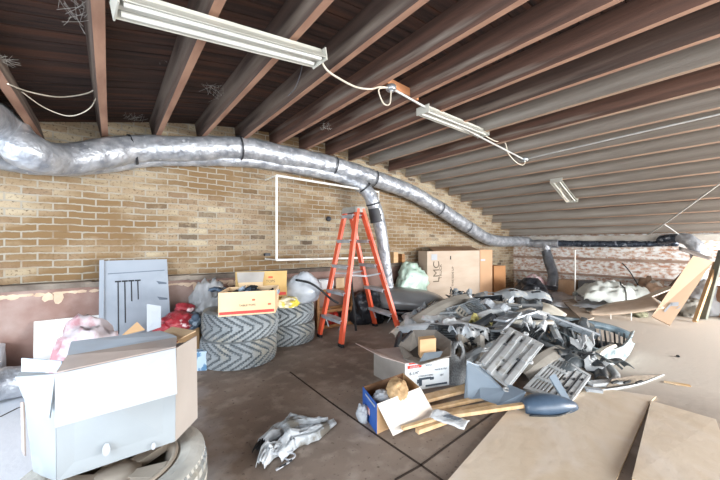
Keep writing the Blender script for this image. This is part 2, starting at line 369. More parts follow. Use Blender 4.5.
# ------------------------------------------------------------------ ducts
def OY(px, py, Y):            # point on a plane parallel to the long brick wall
    r = (px-360)/FPX; f = Y/(cy - sy_*r); return W(px, py, f)
def OX(px, py, X):
    r = (px-360)/FPX; f = X/(sy_ + cy*r); return W(px, py, f)
def duct(name, label, path, rad, m, straps=(), wob=.09, seg=20, sub=8, group=None, cat='duct'):
    mb = MB().tube(path, rad, seg=seg, wob=wob, sub=sub)
    o = mb.build(name, m, origin=path[0]); tag(o, label, cat, group)
    for (p, q, r) in straps:
        p, q = Vector(p), Vector(q); d = (q-p).normalized()
        s = MB().tube([p, p+d*.02], r, seg=20, caps=False); s.build('strap', M_BAND, o)
    return o
YD = 3.24
main = [W(-40, 106, 1.5), W(0, 126, 1.95), OY(28, 151, 2.85), OY(62, 160, 3.05), OY(108, 153, 3.15), OY(140, 149, YD), OY(190, 149, YD), OY(240, 148, YD), OY(285, 156, YD), OY(330, 165, YD), OY(372, 178, YD), OY(410, 192, YD), OY(440, 209, YD), OY(468, 227, YD), OY(492, 240, 3.22), (6.93, 3.05, 1.03), (6.93, 3.0, 1.0), (6.93, 2.95, .99), (6.93, 2.86, .985)]
rads = [.115]*3+[.114]*2+[.11]*9+[.11]*1+[.09, .085, .08, .08]
stp = []
for px, dx in ((134, -3), (238, 3), (332, 3), (372, 3), (438, 3), (466, 3)):
    py = {134: 149.5, 238: 148, 332: 165.5, 372: 178, 438: 208, 466: 226}[px]; py2 = {134: 149.7, 238: 148.1, 332: 166.4, 372: 179, 438: 210, 466: 228}[px]
    stp.append((OY(px, py, YD), OY(px+dx, py2, YD), .124))
duct('foil_duct', 'thick silver foil duct running along the top of the tan brick wall', main, rads, M_FOIL, stp)
low = [OY(-40, 140, 3.05), OY(10, 160, 3.2), OY(60, 166, 3.27), OY(100, 164, 3.31), OY(150, 158, 3.31), OY(200, 158, 3.31), OY(250, 160, 3.3), OY(300, 168, 3.28), OY(340, 177, 3.24), OY(364, 188, 3.1), OY(374, 205, 3.05), OY(381, 232, 3.05), OY(385, 262, 3.05), OY(389, 296, 3.08)]
o = duct('foil_duct', 'thinner silver duct under the thick one, turning down to the floor behind the ladder', low, [.075]*9+[.085, .085, .08, .075, .072], M_FOIL, [(OY(373, 203, 3.05), OY(374, 207, 3.05), .091), (OY(364, 187, 3.1), OY(367, 191, 3.09), .092)])
s = MB().tube([OY(374.5, 208, 3.05), OY(377, 222, 3.05)], .087, seg=18, wob=.1, sub=4, caps=False); s.build('black_tape', M_BAND, o)
mb = MB().tube([(6.93, 2.88, .985), (6.93, 2.78, .985), (6.93, 2.6, .985), (6.93, 2.44, .985)], .082, seg=18, wob=.1, sub=4)
o = mb.build('duct_tee', M_FOIL, origin=(6.93, 2.66, .98)); tag(o, 'silver duct tee where the grey drop leaves the back wall duct', 'duct')
MB().tube([(6.93, 2.66, .98), (6.92, 2.65, .86)], [.085, .075], seg=18, wob=.08, sub=3).build('branch', M_FOIL, o)
duct('flexible_duct', 'grey flexible duct dropping from the tee to the floor at the back wall', [OX(546, 251, 6.9), OX(549, 262, 6.85), OX(553, 275, 6.75), OX(552, 288, 6.6)], [.085, .09, .09, .1], M_FOILG, wob=.06, sub=6)
duct('film_wrapped_duct', 'duct wrapped in torn dark film along the whitewashed back wall', [(6.95, 2.43, .985), (6.95, 1.5, .98), (6.95, 1.1, .985), (6.95, .8, 1.0), OX(662, 240, 6.9), OX(678, 238, 6.8)], [.06, .055, .05, .05, .07, .07], M_FOILD, wob=.25, sub=10)
duct('flexible_duct', 'crumpled silver and grey duct elbow bending down behind the leaning board', [OX(679, 238, 6.75), OX(688, 240, 6.7), OX(696, 247, 6.65), OX(699, 258, 6.65), OX(700, 285, 6.65)], [.07, .09, .095, .09, .08], M_FOIL, wob=.14, sub=8)
o = duct('floor_duct', 'silver flexible duct lying on the floor at the foot of the brown wall', [OY(-30, 378, 2.9), OY(5, 373, 2.95), OY(35, 368, 2.95), OY(66, 360, 3.0), OY(95, 352, 3.05), OY(125, 350, 3.1)], [.1, .1, .095, .095, .09, .085], MATS['silver_duct_foil'], wob=.1, sub=8)
for p in o.data.vertices: p.co.z += .0
zlow = min((o.location+v.co).z for v in o.data.vertices); o.location.z -= zlow-.002
# white wrapped roll standing at the very edge of the photo
mb = MB().tube([Z(-14, 392), Z(-14, 392)+Vector((0, 0, .30))], .09, seg=18, wob=.1, sub=6)
tag(mb.build('plastic_wrapped_roll', mat('white_film', '#e6e8ec', '#cfd4dc', rough=.35, bump=.6), origin=Z(-14, 392)), 'white film wrapped roll standing at the end of the floor duct', 'roll')
# ------------------------------------------------------------------ lights, conduit, cables
def fixture(label, p, q, wd, up, tubes=2):
    p, q = Vector(p), Vector(q); x = (q-p).normalized(); L = (q-p).length
    y = Vector(up).cross(x).normalized(); z = x.cross(y)
    M = Matrix((x, y, z)).transposed().to_4x4(); M.translation = (p+q)/2
    t = thing('fluorescent_light', label, 'ceiling light', (p+q)/2, 'fluorescent lights under the joists')
    mb = MB(); h = wd/2                      # folded sheet: sloping reflector wings round a raised spine
    prof = [(-h, -.012), (-h+.004, -.014), (-h*.42, .018), (-.018, .018), (-.014, -.004), (.014, -.004), (.018, .018), (h*.42, .018), (h-.004, -.014), (h, -.012), (h*.48, .026), (.03, .042), (-.03, .042), (-h*.48, .026)]
    n = len(prof); v = [Vector((s*L/2, a, b)) for s in (-1, 1) for a, b in prof]
    mb.add(v, [(i, (i+1) % n, n+(i+1) % n, n+i) for i in range(n)]+[tuple(reversed(range(n))), tuple(range(n, 2*n))]).xf(M); mb.build('reflector', M_WHITEM, t)
    for s in (-1, 1):
        mb = MB().box((s*(L/2+.003), 0, .008), (.006, wd*.96, .06)).xf(M); mb.build('end_cap', M_WHITEM, t)
        mb = MB().tube([Vector((-L/2+.015, s*h*.5, -.006)), Vector((L/2-.015, s*h*.5, -.006))], .012, seg=10).xf(M); mb.build('lamp_tube', M_TUBE, t)
    for s in (-1, 1):
        mb = MB().tube([Vector((s*L*.36, 0, .04)), Vector((s*L*.36, 0, .12))], .002, seg=5).xf(M); mb.build('hanging_wire', M_BAND, t)
    return t
A1 = W(116, 5, 1.08); B1 = W(319, 60, 1.66)
fixture('long white twin tube light above the metal sheet, its cable looping to the joists', A1, B1, .13, (0, 0, 1))
A2 = W(423, 111, 2.52); B2 = W(483, 134.5, 3.14)
fixture('middle white twin tube light hanging beside the straight conduit', A2, B2, .13, (0, 0, 1))
A3 = W(556, 181, 4.14); B3 = W(572, 201, 4.49)
fixture('white twin tube light furthest from the ladder, tilted on its own down the slope', A3, B3, .15, (0, 0, 1))
def jbox(label, p, s=.05):
    mb = MB().lathe([(0, -.02), (s*.8, -.02), (s, -.014), (s, .014), (s*.8, .02), (0, .02)], p, seg=8); o = mb.build('junction_box', M_STEELBOX, origin=p); tag(o, label, 'junction box', 'ceiling junction boxes')
    MB().lathe([(.010, -.03), (.018, -.026), (.018, -.018), (.008, -.018)], p, seg=8).build('knockout', M_STEELBOX, o); return o
J1 = W(391, 88, 2.19); J2 = W(524, 159.5, 3.76)
jbox('galvanised junction box between the two nearer tube lights', J1, .036); jbox('galvanised junction box where the two conduits meet', J2, .05)
mb = MB().bar(W(386, 82, 2.2), W(417, 97, 2.45), .03, .06); tag(mb.build('wood_block', mat('orange_wood_block', '#c4895f', '#ab704a', rough=.7)), 'orange wooden block fixed to the joists behind a junction box', 'block')
tag(MB().tube([J1, W(456, 124.5, 2.85), J2], .009, seg=8, caps=True).build('conduit', M_CONDUIT, origin=J1), 'straight conduit joining the two junction boxes', 'conduit')
tag(MB().tube([J2, W(620, 137, 3.06), W(740, 109.5, 2.46)], .009, seg=8).build('conduit', M_CONDUIT, origin=J2), 'thin white conduit crossing the grey joists from the junction box', 'conduit')
def cable(label, pts, r=.005, m=None, name='cable', cat='cable'):
    mb = MB().tube(pts, r, seg=6, sub=6); return tag(mb.build(name, m or M_CABLE, origin=pts[0]), label, cat)
cable('cream cable looping from the long tube light to the junction box', [B1+Vector((0, 0, .02)), W(327, 70, 1.72), W(340, 79, 1.84), W(356, 87, 2.0), W(370, 89, 2.08), W(380, 87, 2.13), J1], .006)
cable('cream cable hanging in a U below the first junction box', [J1, W(379, 89, 2.12), W(382, 101, 2.13), W(386, 105, 2.15), W(390, 103, 2.16), W(391, 90, 2.18)], .005)
cable('cream cable drooping from the middle tube light to the far junction box', [W(484, 135, 3.12), W(495, 141, 3.3), W(505, 143, 3.45), W(508, 153, 3.5), W(516, 162, 3.62), W(523, 165, 3.72), W(526, 160, 3.76)], .005)
cable('short cream cable looped under the tilted tube light', [W(560, 188, 4.15), W(563, 196, 4.25), W(566, 201, 4.35), W(569, 201, 4.42)], .005)
cable('thin dark cable sagging between joists near the long tube light', [W(303, 62, 1.8), W(300, 75, 1.8), W(295, 88, 1.8), W(288, 96, 1.8)], .002, M_BAND)
cable('cord of cobweb dust sagging between two joists above the duct', [W(8, 84, 1.5), W(30, 92, 1.75), W(60, 97, 1.95), (W(88, 93, 2.0)), W(99, 85, 2.0)], .004, MATS['cream_cable'], 'dusty_cord', 'cord')
cable('lower cord of cobweb dust sagging between two joists', [W(22, 92, 1.7), W(45, 108, 1.9), W(70, 116, 2.0), W(90, 108, 2.0), W(98, 92, 2.0)], .003, MATS['cream_cable'], 'dusty_cord', 'cord')
cable('white cord stretched down across the joists towards the back wall duct', [W(722, 182, 3.4), W(664, 224, 4.5), W(647, 235, 5.0)], .009, M_CONDUIT, 'cord', 'cord')
cable('short cord forking off towards the duct elbow', [W(664, 224, 4.5), W(677, 233, 4.7), W(684, 239, 4.9)], .008, M_CONDUIT, 'cord', 'cord')
cable('pale electric conduit running beside the outermost joist', [W(-4, 62, 1.5), W(16, 103, 1.9), W(38, 146, 2.32)], .008, M_CONDUIT, 'conduit', 'conduit')
M_WEB = mat('dusty_cobweb', '#d6d3cd', '#bab6af', rough=1)
rr = random.Random(5)
def web(cx_, cy_, f, s, n, label):
    mb = MB(); c = W(cx_, cy_, f)
    for i in range(n):
        a = Vector((rr.gauss(0, 1), rr.gauss(0, 1), abs(rr.gauss(0, .7)))).normalized()*s*rr.uniform(.4, 1); b = Vector((rr.gauss(0, .3), rr.gauss(0, .3), rr.gauss(0, .3)))*s
        mb.tube([c+b, c+b+(a-b)*.5+Vector((0, 0, -.06*s)), c+a], .0006, seg=4, sub=1)
    tag(mb.build('cobweb', M_WEB, origin=c), label, 'cobweb', 'cobwebs in the joists')['kind'] = 'stuff'
web(82, 14, 1.25, .10, 26, 'thick dusty cobweb on the joist above the metal sheet'); web(214, 92, 2.3, .12, 26, 'dusty cobweb behind the long tube light'); web(132, 118, 2.6, .12, 22, 'dusty cobweb over the duct strap')
web(326, 128, 3.0, .10, 14, 'wispy cobweb between joists over the ladder'); web(5, 60, 1.5, .06, 16, 'cobweb clump on the outermost joist'); web(168, 60, 1.9, .08, 10, 'small cobweb on a joist under the long tube light')
# ------------------------------------------------------------------ white pipe frame on the wall
M_PIPE = mat('white_painted_pipe', '#eceae4', '#dddad2', rough=.45)
fr = thing('pipe_rectangle', 'white rectangular pipe outline mounted on the tan brick wall', 'frame', OY(276, 259, 3.37))
c4 = [OY(276.5, 175.5, 3.1), OY(378.5, 192, 3.1), OY(380, 257.5, 3.1), OY(276.5, 260, 3.1)]
for a, b in ((0, 1), (1, 2), (2, 3), (3, 0)): MB().tube([c4[a], c4[b]], .013 if a != 1 else .008, seg=8).build('rail', M_PIPE, fr)
for c in (c4[0], c4[3], c4[1], c4[2]):
    MB().tube([c, Vector((c.x, YW+.0, c.z))], .008, seg=6).build('wall_bracket', M_PIPE, fr)
mb = MB().lathe([(0, 0), (.03, 0), (.035, .02), (.02, .05), (0, .05)], OY(328, 219, 3.4), seg=9, rot=Euler((math.pi/2, 0, 0)).to_matrix()); tag(mb.build('pipe_stub', M_BAND, origin=OY(328, 219, 3.4)), 'black pipe stub poking out of the tan brick wall', 'pipe')
mb = MB().box(OY(267, 254.5, 3.38), (.06, .05, .03)); tag(mb.build('wall_hook', M_BAND), 'small black bracket on the brick at the pipe frame corner', 'bracket')
# ------------------------------------------------------------------ the stepladder
M_OR = mat('orange_fibreglass', '#e8623f', '#d65234', rough=.4, scale=5, c3='#f28a6a', s3=4, t3=(.6, .8))
M_ALU = mat('ladder_aluminium', '#b9bdc2', '#9a9ea4', rough=.45, metal=.25, scale=10)
M_RUB = mat('black_rubber', '#26272a', '#1b1c1e', rough=.8)
lad = thing('stepladder', 'orange twin sided fibreglass stepladder with grey steps', 'ladder', FR(3.4, -.02, 0))
fA, fB, fC, fD = Z(319.5, 337), Z(375, 326), Z(341, 347), Z(400, 336)
tc_ = FR(3.40, -.07, 1.355); dx = ((fC-fA)+(fD-fB)).normalized(); dy = ((fB-fA)+(fD-fC)).normalized()
tops = {'A': tc_-dx*.115-dy*.03, 'C': tc_+dx*.115-dy*.03, 'B': tc_-dx*.115+dy*.03, 'D': tc_+dx*.115+dy*.03}
feet = {'A': fA, 'B': fB, 'C': fC, 'D': fD}
for k in 'ABCD':
    f0 = feet[k]+Vector((0, 0, .02)); t0 = tops[k]; outw = dx if k in 'CD' else -dx
    rail = MB().bar(f0, t0, .028, .062, up=dx)
    o = rail.build('rail', M_OR, lad)
    fo = MB().bar(feet[k], f0+(t0-f0).normalized()*.012, .034, .068, up=dx); fo.build('rubber_foot', M_RUB, o)
    if k == 'D':
        for u0, u1 in ((.12, .16), (.40, .52), (.72, .9)):
            MB().bar(f0+(t0-f0)*u0-dy*0+outw*.0155, f0+(t0-f0)*u1+outw*.0155, .002, .05, up=dx).build('sticker', mat('ladder_sticker', '#d9c9c0', '#c9a090', rough=.5, scale=30), o)
for a, b in (('A', 'C'), ('B', 'D')):
    for i in range(5):
        t = (.235+.262*i)/1.345; p = feet[a].lerp(tops[a], t); q = feet[b].lerp(tops[b], t)
        mb = MB().bar(p+dx*.012, q-dx*.012, .09, .012).bar(p+dx*.012+(dy*.036)+Vector((0, 0, -.012)), q-dx*.012+(dy*.036)+Vector((0, 0, -.012)), .006, .03).bar(p+dx*.012-(dy*.036)+Vector((0, 0, -.012)), q-dx*.012-(dy*.036)+Vector((0, 0, -.012)), .006, .03)
        st = mb.build('step', M_ALU, lad)
        for e, s_ in ((p, 1), (q, -1)):
            if i in (0, 2): MB().bar(e+dx*.02*s_-Vector((0, 0, .01)), e+dx*.10*s_-Vector((0, 0, .11)), .012, .004).build('brace', M_ALU, st) if i == 0 else None
mb = MB(); Mx = Matrix((dx, dy, Vector((0, 0, 1)))).transposed()
pts = [(-.145, -.05), (-.13, -.062), (.13, -.062), (.145, -.05), (.145, .05), (.13, .062), (-.13, .062), (-.145, .05)]
v = [tc_+Mx @ Vector((x*s, y*s, z)) for z, s in ((-.035, 1.0), (.015, 1.0), (.026, .94)) for x, y in pts]
mb.add(v, [tuple(reversed(range(8)))]+[(i, (i+1) % 8, 8+(i+1) % 8, 8+i) for i in range(8)]+[(8+i, 8+(i+1) % 8, 16+(i+1) % 8, 16+i) for i in range(8)]+[tuple(range(16, 24))])
mb.build('top_cap', mat('ladder_cap_plastic', '#a8a49c', '#8c8880', rough=.6), lad)
for a, b in (('A', 'B'), ('C', 'D')):
    p = feet[a].lerp(tops[a], .50); q = feet[b].lerp(tops[b], .50); mid = (p+q)/2+Vector((0, 0, -.02))
    MB().bar(p, mid, .006, .018, up=dy).bar(mid, q, .006, .018, up=dy).build('spreader', M_ALU, lad)
# ------------------------------------------------------------------ tyres
M_TYRE = mat('dusty_grey_tyre_rubber', '#969ca0', '#7a8185', rough=.85, scale=5, c3='#a19c8e', s3=4, t3=(.5, .7), bump=.25, bscale=30)
M_GROOVE = mat('shaded_tread_groove', '#6b7276', '#5a6165', rough=.9)  # darker than the lugs, shade of the recesses put into the colour
M_TYREW = mat('white_dusted_tyre_rubber', '#b3b1aa', '#97958e', rough=.85, scale=5, c3='#c9c6bd', s3=4, t3=(.5, .7), bump=.2)
def tyre_mb(R, wd, chev=True):
    mb = MB(); seg = 288; nv = 18; ri = R*.60
    prof = []
    for j in range(nv+1): prof.append(('t', -1+2*j/nv))
    side = [(R*.965, .47), (R*.90, .49), (R*.80, .50), (R*.70, .47), (ri, .40), (ri*.99, .36)]
    inner = [(R*.75, .40), (R*.90, .36), (R*.93, 0), (R*.90, -.36), (R*.75, -.40)]
    pr = [(None, -1+2*j/nv) for j in range(nv+1)] + [(r, z) for r, z in side] + inner + [(r, -z) for r, z in reversed(side)]
    n = len(pr); v = []; gro = set()
    for k in range(seg):
        a = 2*math.pi*k/seg
        for r, z in pr:
            if r is None:
                t = z; rad = R*(1-.035*abs(t)**3); zz = t*wd*.46
                if chev:
                    ph = (k/12+abs(t)*2.1) % 1.0; g = ph < .26 and abs(t) > .08
                    g = g or (.46 < abs(t) < .54)
                else:
                    g = any(abs(t-q) < .06 for q in (-.78, -.28, .28, .78)) or (abs(t) > .82 and k % 4 == 0) or (k % 6 == 0 and .3 < abs(t) < .7)
                if g: rad -= .012; gro.add((k, len(v) % n))
            else: rad = r; zz = z*wd
            v.append(Vector((rad*math.cos(a), rad*math.sin(a), zz)))
    f = [[], []]
    for k in range(seg):
        k2 = (k+1) % seg
        for i in range(n):
            j = (i+1) % n; f[1 if sum(q in gro for q in ((k, i), (k2, i), (k, j), (k2, j))) >= 2 else 0].append((k*n+i, k2*n+i, k2*n+j, k*n+j))  # groove faces get the second, darker material as painted recess shade
    mb.add(v, f[0], 0, False); base_ = len(mb.v)-len(v)
    for q in f[1]: mb.f.append([x+base_ for x in q]); mb.mi.append(1); mb.sm.append(False)
    return mb
c1 = FR(2.745, -1.045, 0); T1 = []
def placed(mb, c): return mb.xf(Matrix.Translation(c))
o = placed(tyre_mb(.312, .219), c1+Vector((0, 0, .1115))).build('tire', [M_TYRE, M_GROOVE], origin=c1); tag(o, 'dusty off road tire on the floor, below the tire bearing the red striped carton', 'tire', 'stacked old tires')
o2 = o.copy(); COL.objects.link(o2); o2.location = c1+Vector((.012, -.006, .2205)); o2.rotation_euler.z = 1.3; o2['label'] = 'dusty off road tire directly under the red striped carton, on another tire'
c2 = FR(3.30, -.765, 0)
o = placed(tyre_mb(.29, .20), c2+Vector((0, 0, .1005))).build('tire', [M_TYRE, M_GROOVE], origin=c2); tag(o, 'grey tire on the floor, below the tire bearing the grey bag', 'tire', 'stacked old tires')
o2 = o.copy(); COL.objects.link(o2); o2.location = c2+Vector((-.01, .0, .2005)); o2.rotation_euler.z = .7; o2['label'] = 'grey tire right under the grey plastic bag, on another tire'
cf = FR(1.13, -.87, 0); fw = thing('wheel', 'pale dusty car wheel lying flat under the big white carton', 'wheel', cf)
placed(tyre_mb(.292, .21, False), cf+Vector((0, 0, .1055))).build('tire', [M_TYREW, M_TYRE], fw)
M_ALLOY = mat('dusty_beige_alloy', '#b5aa9c', '#9c9184', rough=.45, metal=.35, scale=8)
mb = MB().lathe([(.175, .02), (.185, .19), (.192, .206), (.182, .211), (.173, .204), (.168, .17), (.162, .02)], cf, seg=48, closed=True)
for k in range(5):
    a = k*2*math.pi/5+.5
    for d in (-.13, .13):
        p = cf+Vector((.05*math.cos(a), .05*math.sin(a), .165)); q = cf+Vector((.172*math.cos(a+d), .172*math.sin(a+d), .188)); mb.bar(p, q, .038, .03)
mb.lathe([(0, .15), (.07, .15), (.075, .18), (.03, .19), (0, .19)], cf, seg=24)
mb.build('alloy_rim', M_ALLOY, fw)
MB().lathe([(0, .03), (.16, .03), (.16, .05), (0, .05)], cf, seg=32).build('brake_side', M_RUB, fw)
# ------------------------------------------------------------------ big white carton in front
M_CW = mat('white_carton_board', '#aeb2b8', '#a4a8ae', rough=.7, scale=2, c3='#b8bcc1', s3=6, t3=(.6, .75))
M_CWG = mat('grey_carton_board', '#9aa0a4', '#8d9498', rough=.55, scale=3, c3='#a9aeb2', s3=4, t3=(.6, .8))
M_CI = mat('brown_inner_board', '#b3a59c', '#a0928a', rough=.8, scale=6, c3='#7d8896', s3=2, t3=(.5, .8))
M_CB = mat('blue_grey_inner_board', '#bcc9d6', '#a9b7c6', rough=.75, scale=3, c3='#a8a09c', s3=2, t3=(.5, .75))
M_CC = mat('cream_board', '#b9b0a8', '#aca39b', rough=.75, scale=3)
bc = thing('carton', 'big open white carton with drooping flaps sitting on the pale car wheel', 'carton', cf+Vector((0, 0, .22)))
zb = .222
A = Z(57, 481, zb); B = W(175, 441, 1.213); Ct = W(197, 418, 1.40)
TA = W(56, 374, 1.0); TB = W(176, 348, 1.213)
Dl = W(34, 472, 1.10); TD = W(22, 372, 1.10)
MB().panel([A, B, TB, TA], .005).build('front_side', [M_CWG], bc)
MB().panel([A, TA, TD, Dl], .005).build('end_side', M_CWG, bc)
TC_ = W(196, 336, 1.40)
MB().panel([B, Ct, TC_, TB], .005).build('cream_side', M_CC, bc)
bk0 = Dl+(Ct-B)*1.0; bkT0 = TD+(TC_-TB)*.9
MB().panel([Ct, bk0, bkT0+Vector((0, 0, -.02)), TC_+Vector((0, 0, -.02))], .005).build('rear_side', M_CI, bc)
MB().panel([A+Vector((0, 0, .004)), B+Vector((0, 0, .004)), Ct+Vector((0, 0, .004)), bk0+Vector((0, 0, .004)), Dl+Vector((0, 0, .004))], .004).build('bottom_board', M_CI, bc)
fl = MB().panel([TA+FR(-.004, .0, 0), TB+FR(-.004, 0, 0), W(177, 394, 1.14), W(55, 428, .93)], .004); fl = fl.build('front_flap', M_CW, bc)
# inner flaps folded over the opening
E1 = W(67, 356, 1.09); E2 = W(177, 337.5, 1.33)
MB().panel([TA+Vector((0, 0, .004)), E1, E2, TB+Vector((0, 0, .004))], .004).build('folded_flap', M_CI, bc)
MB().panel([E1, W(71, 342, 1.22), W(160, 331, 1.45), W(174, 335.5, 1.37), E2], .004).build('folded_flap', M_CB, bc)
MB().panel([TD, TA, W(50, 418, .972), W(33, 405, 1.0), W(24, 398, 1.03), W(15.5, 377, 1.06)], .004).build('side_flap', M_CWG, bc)
MB().panel([W(22, 358, 1.24), W(62, 361, 1.2), W(62, 372, 1.2), W(22, 372, 1.24)], .004).build('inner_flap', M_CB, bc)
MB().panel([W(21, 402, 1.14), W(24, 402, 1.12), W(25.5, 456, 1.12), W(22.5, 452, 1.14)], .004).build('hanging_strip', M_CI, bc)
e = (TB-TA).normalized(); 
fx = (W(177, 394, 1.165)-W(55, 428, .952)).normalized(); fyv = (TA-W(55, 428, .952)).normalized()
text('CONTENTS FRAGILE', .0072, frame(W(121, 382, 1.078), fx, fyv), 'printed_line', MATS['black_strap'], bc, .0004)
for (px, py, f, s) in ((107, 449, 1.09, .022), (124, 412, 1.118, .015), (154, 445.5, 1.169, .014)):
    c = W(px, py, f)+FR(-.003, 0, 0); n_ = 14; q = (B-A).normalized(); u = Vector((0, 0, 1))
    MB().panel([c+q*math.cos(a)*s*.5+u*math.sin(a)*s for a in [2*math.pi*k/n_ for k in range(n_)]], .002).build('white_patch', M_CW, bc)
# ------------------------------------------------------------------ against the left wall
def lean(label, name, cat, pts, t, m, **k): return tag(MB().panel(pts, t).build(name, m), label, cat, **k)
M_ZINC = mat('brushed_zinc_sheet', '#a7b0bb', '#919ba8', rough=.4, metal=.1, scale=1.6, c3='#bcc5cf', s3=1.5, t3=(.5, .7))
ms = thing('metal_sheet', 'tall grey metal panel with slots leaning on the brick wall', 'panel', OY(135, 370, 2.9))
P = [Vector(q) for q in ((-.03, 2.98, .012), (.41, 2.98, .012), (.41, 3.335, .852), (-.03, 3.335, .852))]
MB().panel(P, .012).build('sheet', M_ZINC, ms)
ex = (P[1]-P[0]).normalized(); ey = (P[3]-P[0]).normalized(); nz = ex.cross(ey)*-1
if nz.dot(Vector((0, -1, 0))) < 0: nz = -nz
lip = MB().bar(P[0]-ex*.016+nz*.01, P[3]-ex*.016+nz*.01, .03, .03, up=nz); lip.build('folded_lip', M_ZINC, ms)
q0 = P[3]
def onp(u, v): return P[3]+ex*u+(-ey)*v+nz*.0075
Wd = (P[1]-P[0]).length
for i, (u, l) in enumerate(((.20, .42), (.30, .34), (.40, .17), (.50, .16))):
    MB().bar(onp(u*Wd, .19), onp(u*Wd, .19+l), .008, .003, up=nz).bar(onp(u*Wd-.02, .185), onp(u*Wd+.02, .185), .012, .004, up=nz).build('slot', M_BAND, ms)
MB().bar(onp(.05*Wd, .115), onp(.95*Wd, .105), .006, .002, up=nz).build('crease', mat('dark_crease', '#6b7684', '#596472', rough=.5), ms)
for v_ in (.20, .34): MB().panel([onp(.80*Wd, v_), onp(.97*Wd, v_+.02), onp(.97*Wd, v_+.035), onp(.84*Wd, v_+.03)], .002).build('dent_mark', MATS['dark_crease'], ms)
lean('low white board leaning on the brown wall beside the metal panel', 'white_board', 'board', [OY(33, 378, 3.12), OY(103, 366, 3.12), OY(101, 315, 3.33), OY(34, 322, 3.33)], .015, mat('bright_white_board', '#f4f3f0', '#ecebe8', rough=.6))
M_RED = mat('red_film', '#a8343e', '#862430', rough=.35, bump=.5, c3='#d9c3c6', s3=9, t3=(.58, .62))
M_PINKW = mat('pink_and_white_cloth', '#cfc5ca', '#b98890', rough=.8, scale=9, lo=.5, hi=.6)
M_JEAN = mat('blue_grey_cloth', '#5e7186', '#3c4c5e', rough=.8, scale=8, c3='#93a6ba', s3=10, t3=(.55, .6))
def lump(c, rx, ry, rz, seed, m, name, label, cat, amp=.35, fr_=1.6, lvl=4, flat=True, parent=None, rot=0, fine=.12, cone=0):
    bm = bmesh.new(); bmesh.ops.create_icosphere(bm, subdivisions=lvl, radius=1); mb = MB(); s = Vector((seed*3.7, seed*1.3, seed*2.1)); R = Matrix.Rotation(rot, 3, 'Z'); c = Vector(c); v = []
    for p in bm.verts:
        d = p.co.normalized(); k = 1+amp*noise.noise(d*fr_+s)+fine*(1-2*abs(noise.noise(d*fr_*3.2+s)))+fine*.5*(1-2*abs(noise.noise(d*fr_*7+s)))
        cz = 1-cone*max(0, d.z) if cone else 1; q = Vector((d.x*k*rx*cz, d.y*k*ry*cz, d.z*k*rz))
        if flat and q.z < -rz*.72: q.z = -rz*.72
        v.append(c+R @ q+Vector((0, 0, rz*.72)))
    mb.add(v, [[w_.index for w_ in f.verts] for f in bm.faces], 0, True); bm.free()
    sx_ = min(0, XB-.05-max(p.x for p in v)); sy2 = min(0, YW-.11-max(p.y for p in v)); mb.xf(Matrix.Translation((sx_, sy2, 0))); c = c+Vector((sx_, sy2, 0))
    o = mb.build(name, m, parent, origin=None if parent is not None else c)
    if parent is None: tag(o, label, cat)
    return o
def carton(name, label, p0, p1, depth, h, m, cat='box', lift=0, t=.005, inner=None, open_=True, flaps=(), group=None, fall=0):
    # p0, p1 = the two lower corners of the long side seen; depth = vector to the far side
    p0 = Vector(p0)+Vector((0, 0, lift)); p1 = Vector(p1)+Vector((0, 0, lift)); d = Vector(depth); u = Vector((0, 0, h)); th = thing(name, label, cat, (p0+p1+d)/2, group)
    if group is None and 'group' in th: del th['group']
    inner = inner or M_CI
    def side(nm, a, b): 
        o = MB().panel([a, b, b+u, a+u], t).build(nm, m, th); return o
    side('front_side', p0, p1); side('end_side', p0+d, p0); side('end_side', p1, p1+d); side('rear_side', p1+d, p0+d)
    z = Vector((0, 0, t/2)); MB().panel([p0+z, p1+z, p1+d+z, p0+d+z], t).build('bottom_board', m, th)
    if not open_: MB().panel([p0+u, p1+u, p1+d+u, p0+d+u], t).build('top_board', m, th)
    q = [p0+u, p1+u, p1+d+u, p0+d+u]
    for (i, L, out, m2) in flaps:      # flap i hinged on the top edge i, out = how far it swings out (deg from level)
        a, b = q[i], q[(i+1) % 4]; e_ = (b-a).normalized(); o_ = e_.cross(Vector((0, 0, 1))); cen = (p0+p1+d)*.5+u*.5-(Vector(p0)*0)
        cc = (q[0]+q[1]+q[2]+q[3])/4
        if (a-cc).dot(o_) < 0: o_ = -o_
        dirv = o_*math.cos(math.radians(out))+Vector((0, 0, math.sin(math.radians(out)))); s_ = e_*.012
        MB().panel([a, b, b+dirv*L-s_, a+dirv*L+s_], t*.8).build('flap', m2 or m, th)
    return th
M_KRAFT = mat('tan_cardboard', '#cfab82', '#c09b72', rough=.8, scale=3, stretch=(1, 1, 6))
M_KRAFTP = mat('pale_cardboard', '#e3c7a2', '#d7b993', rough=.8, scale=3)
M_KRAFTY = mat('yellow_cardboard', '#cfae72', '#bd9a5f', rough=.75, scale=4)
M_STRIPE = mat('red_printed_stripe', '#cf4a44', '#bd3d38', rough=.7)
M_INK = mat('grey_ink', '#6f6455', '#5f5547', rough=.8)
M_INKO = mat('orange_ink', '#d9674a', '#cc5a3e', rough=.8)
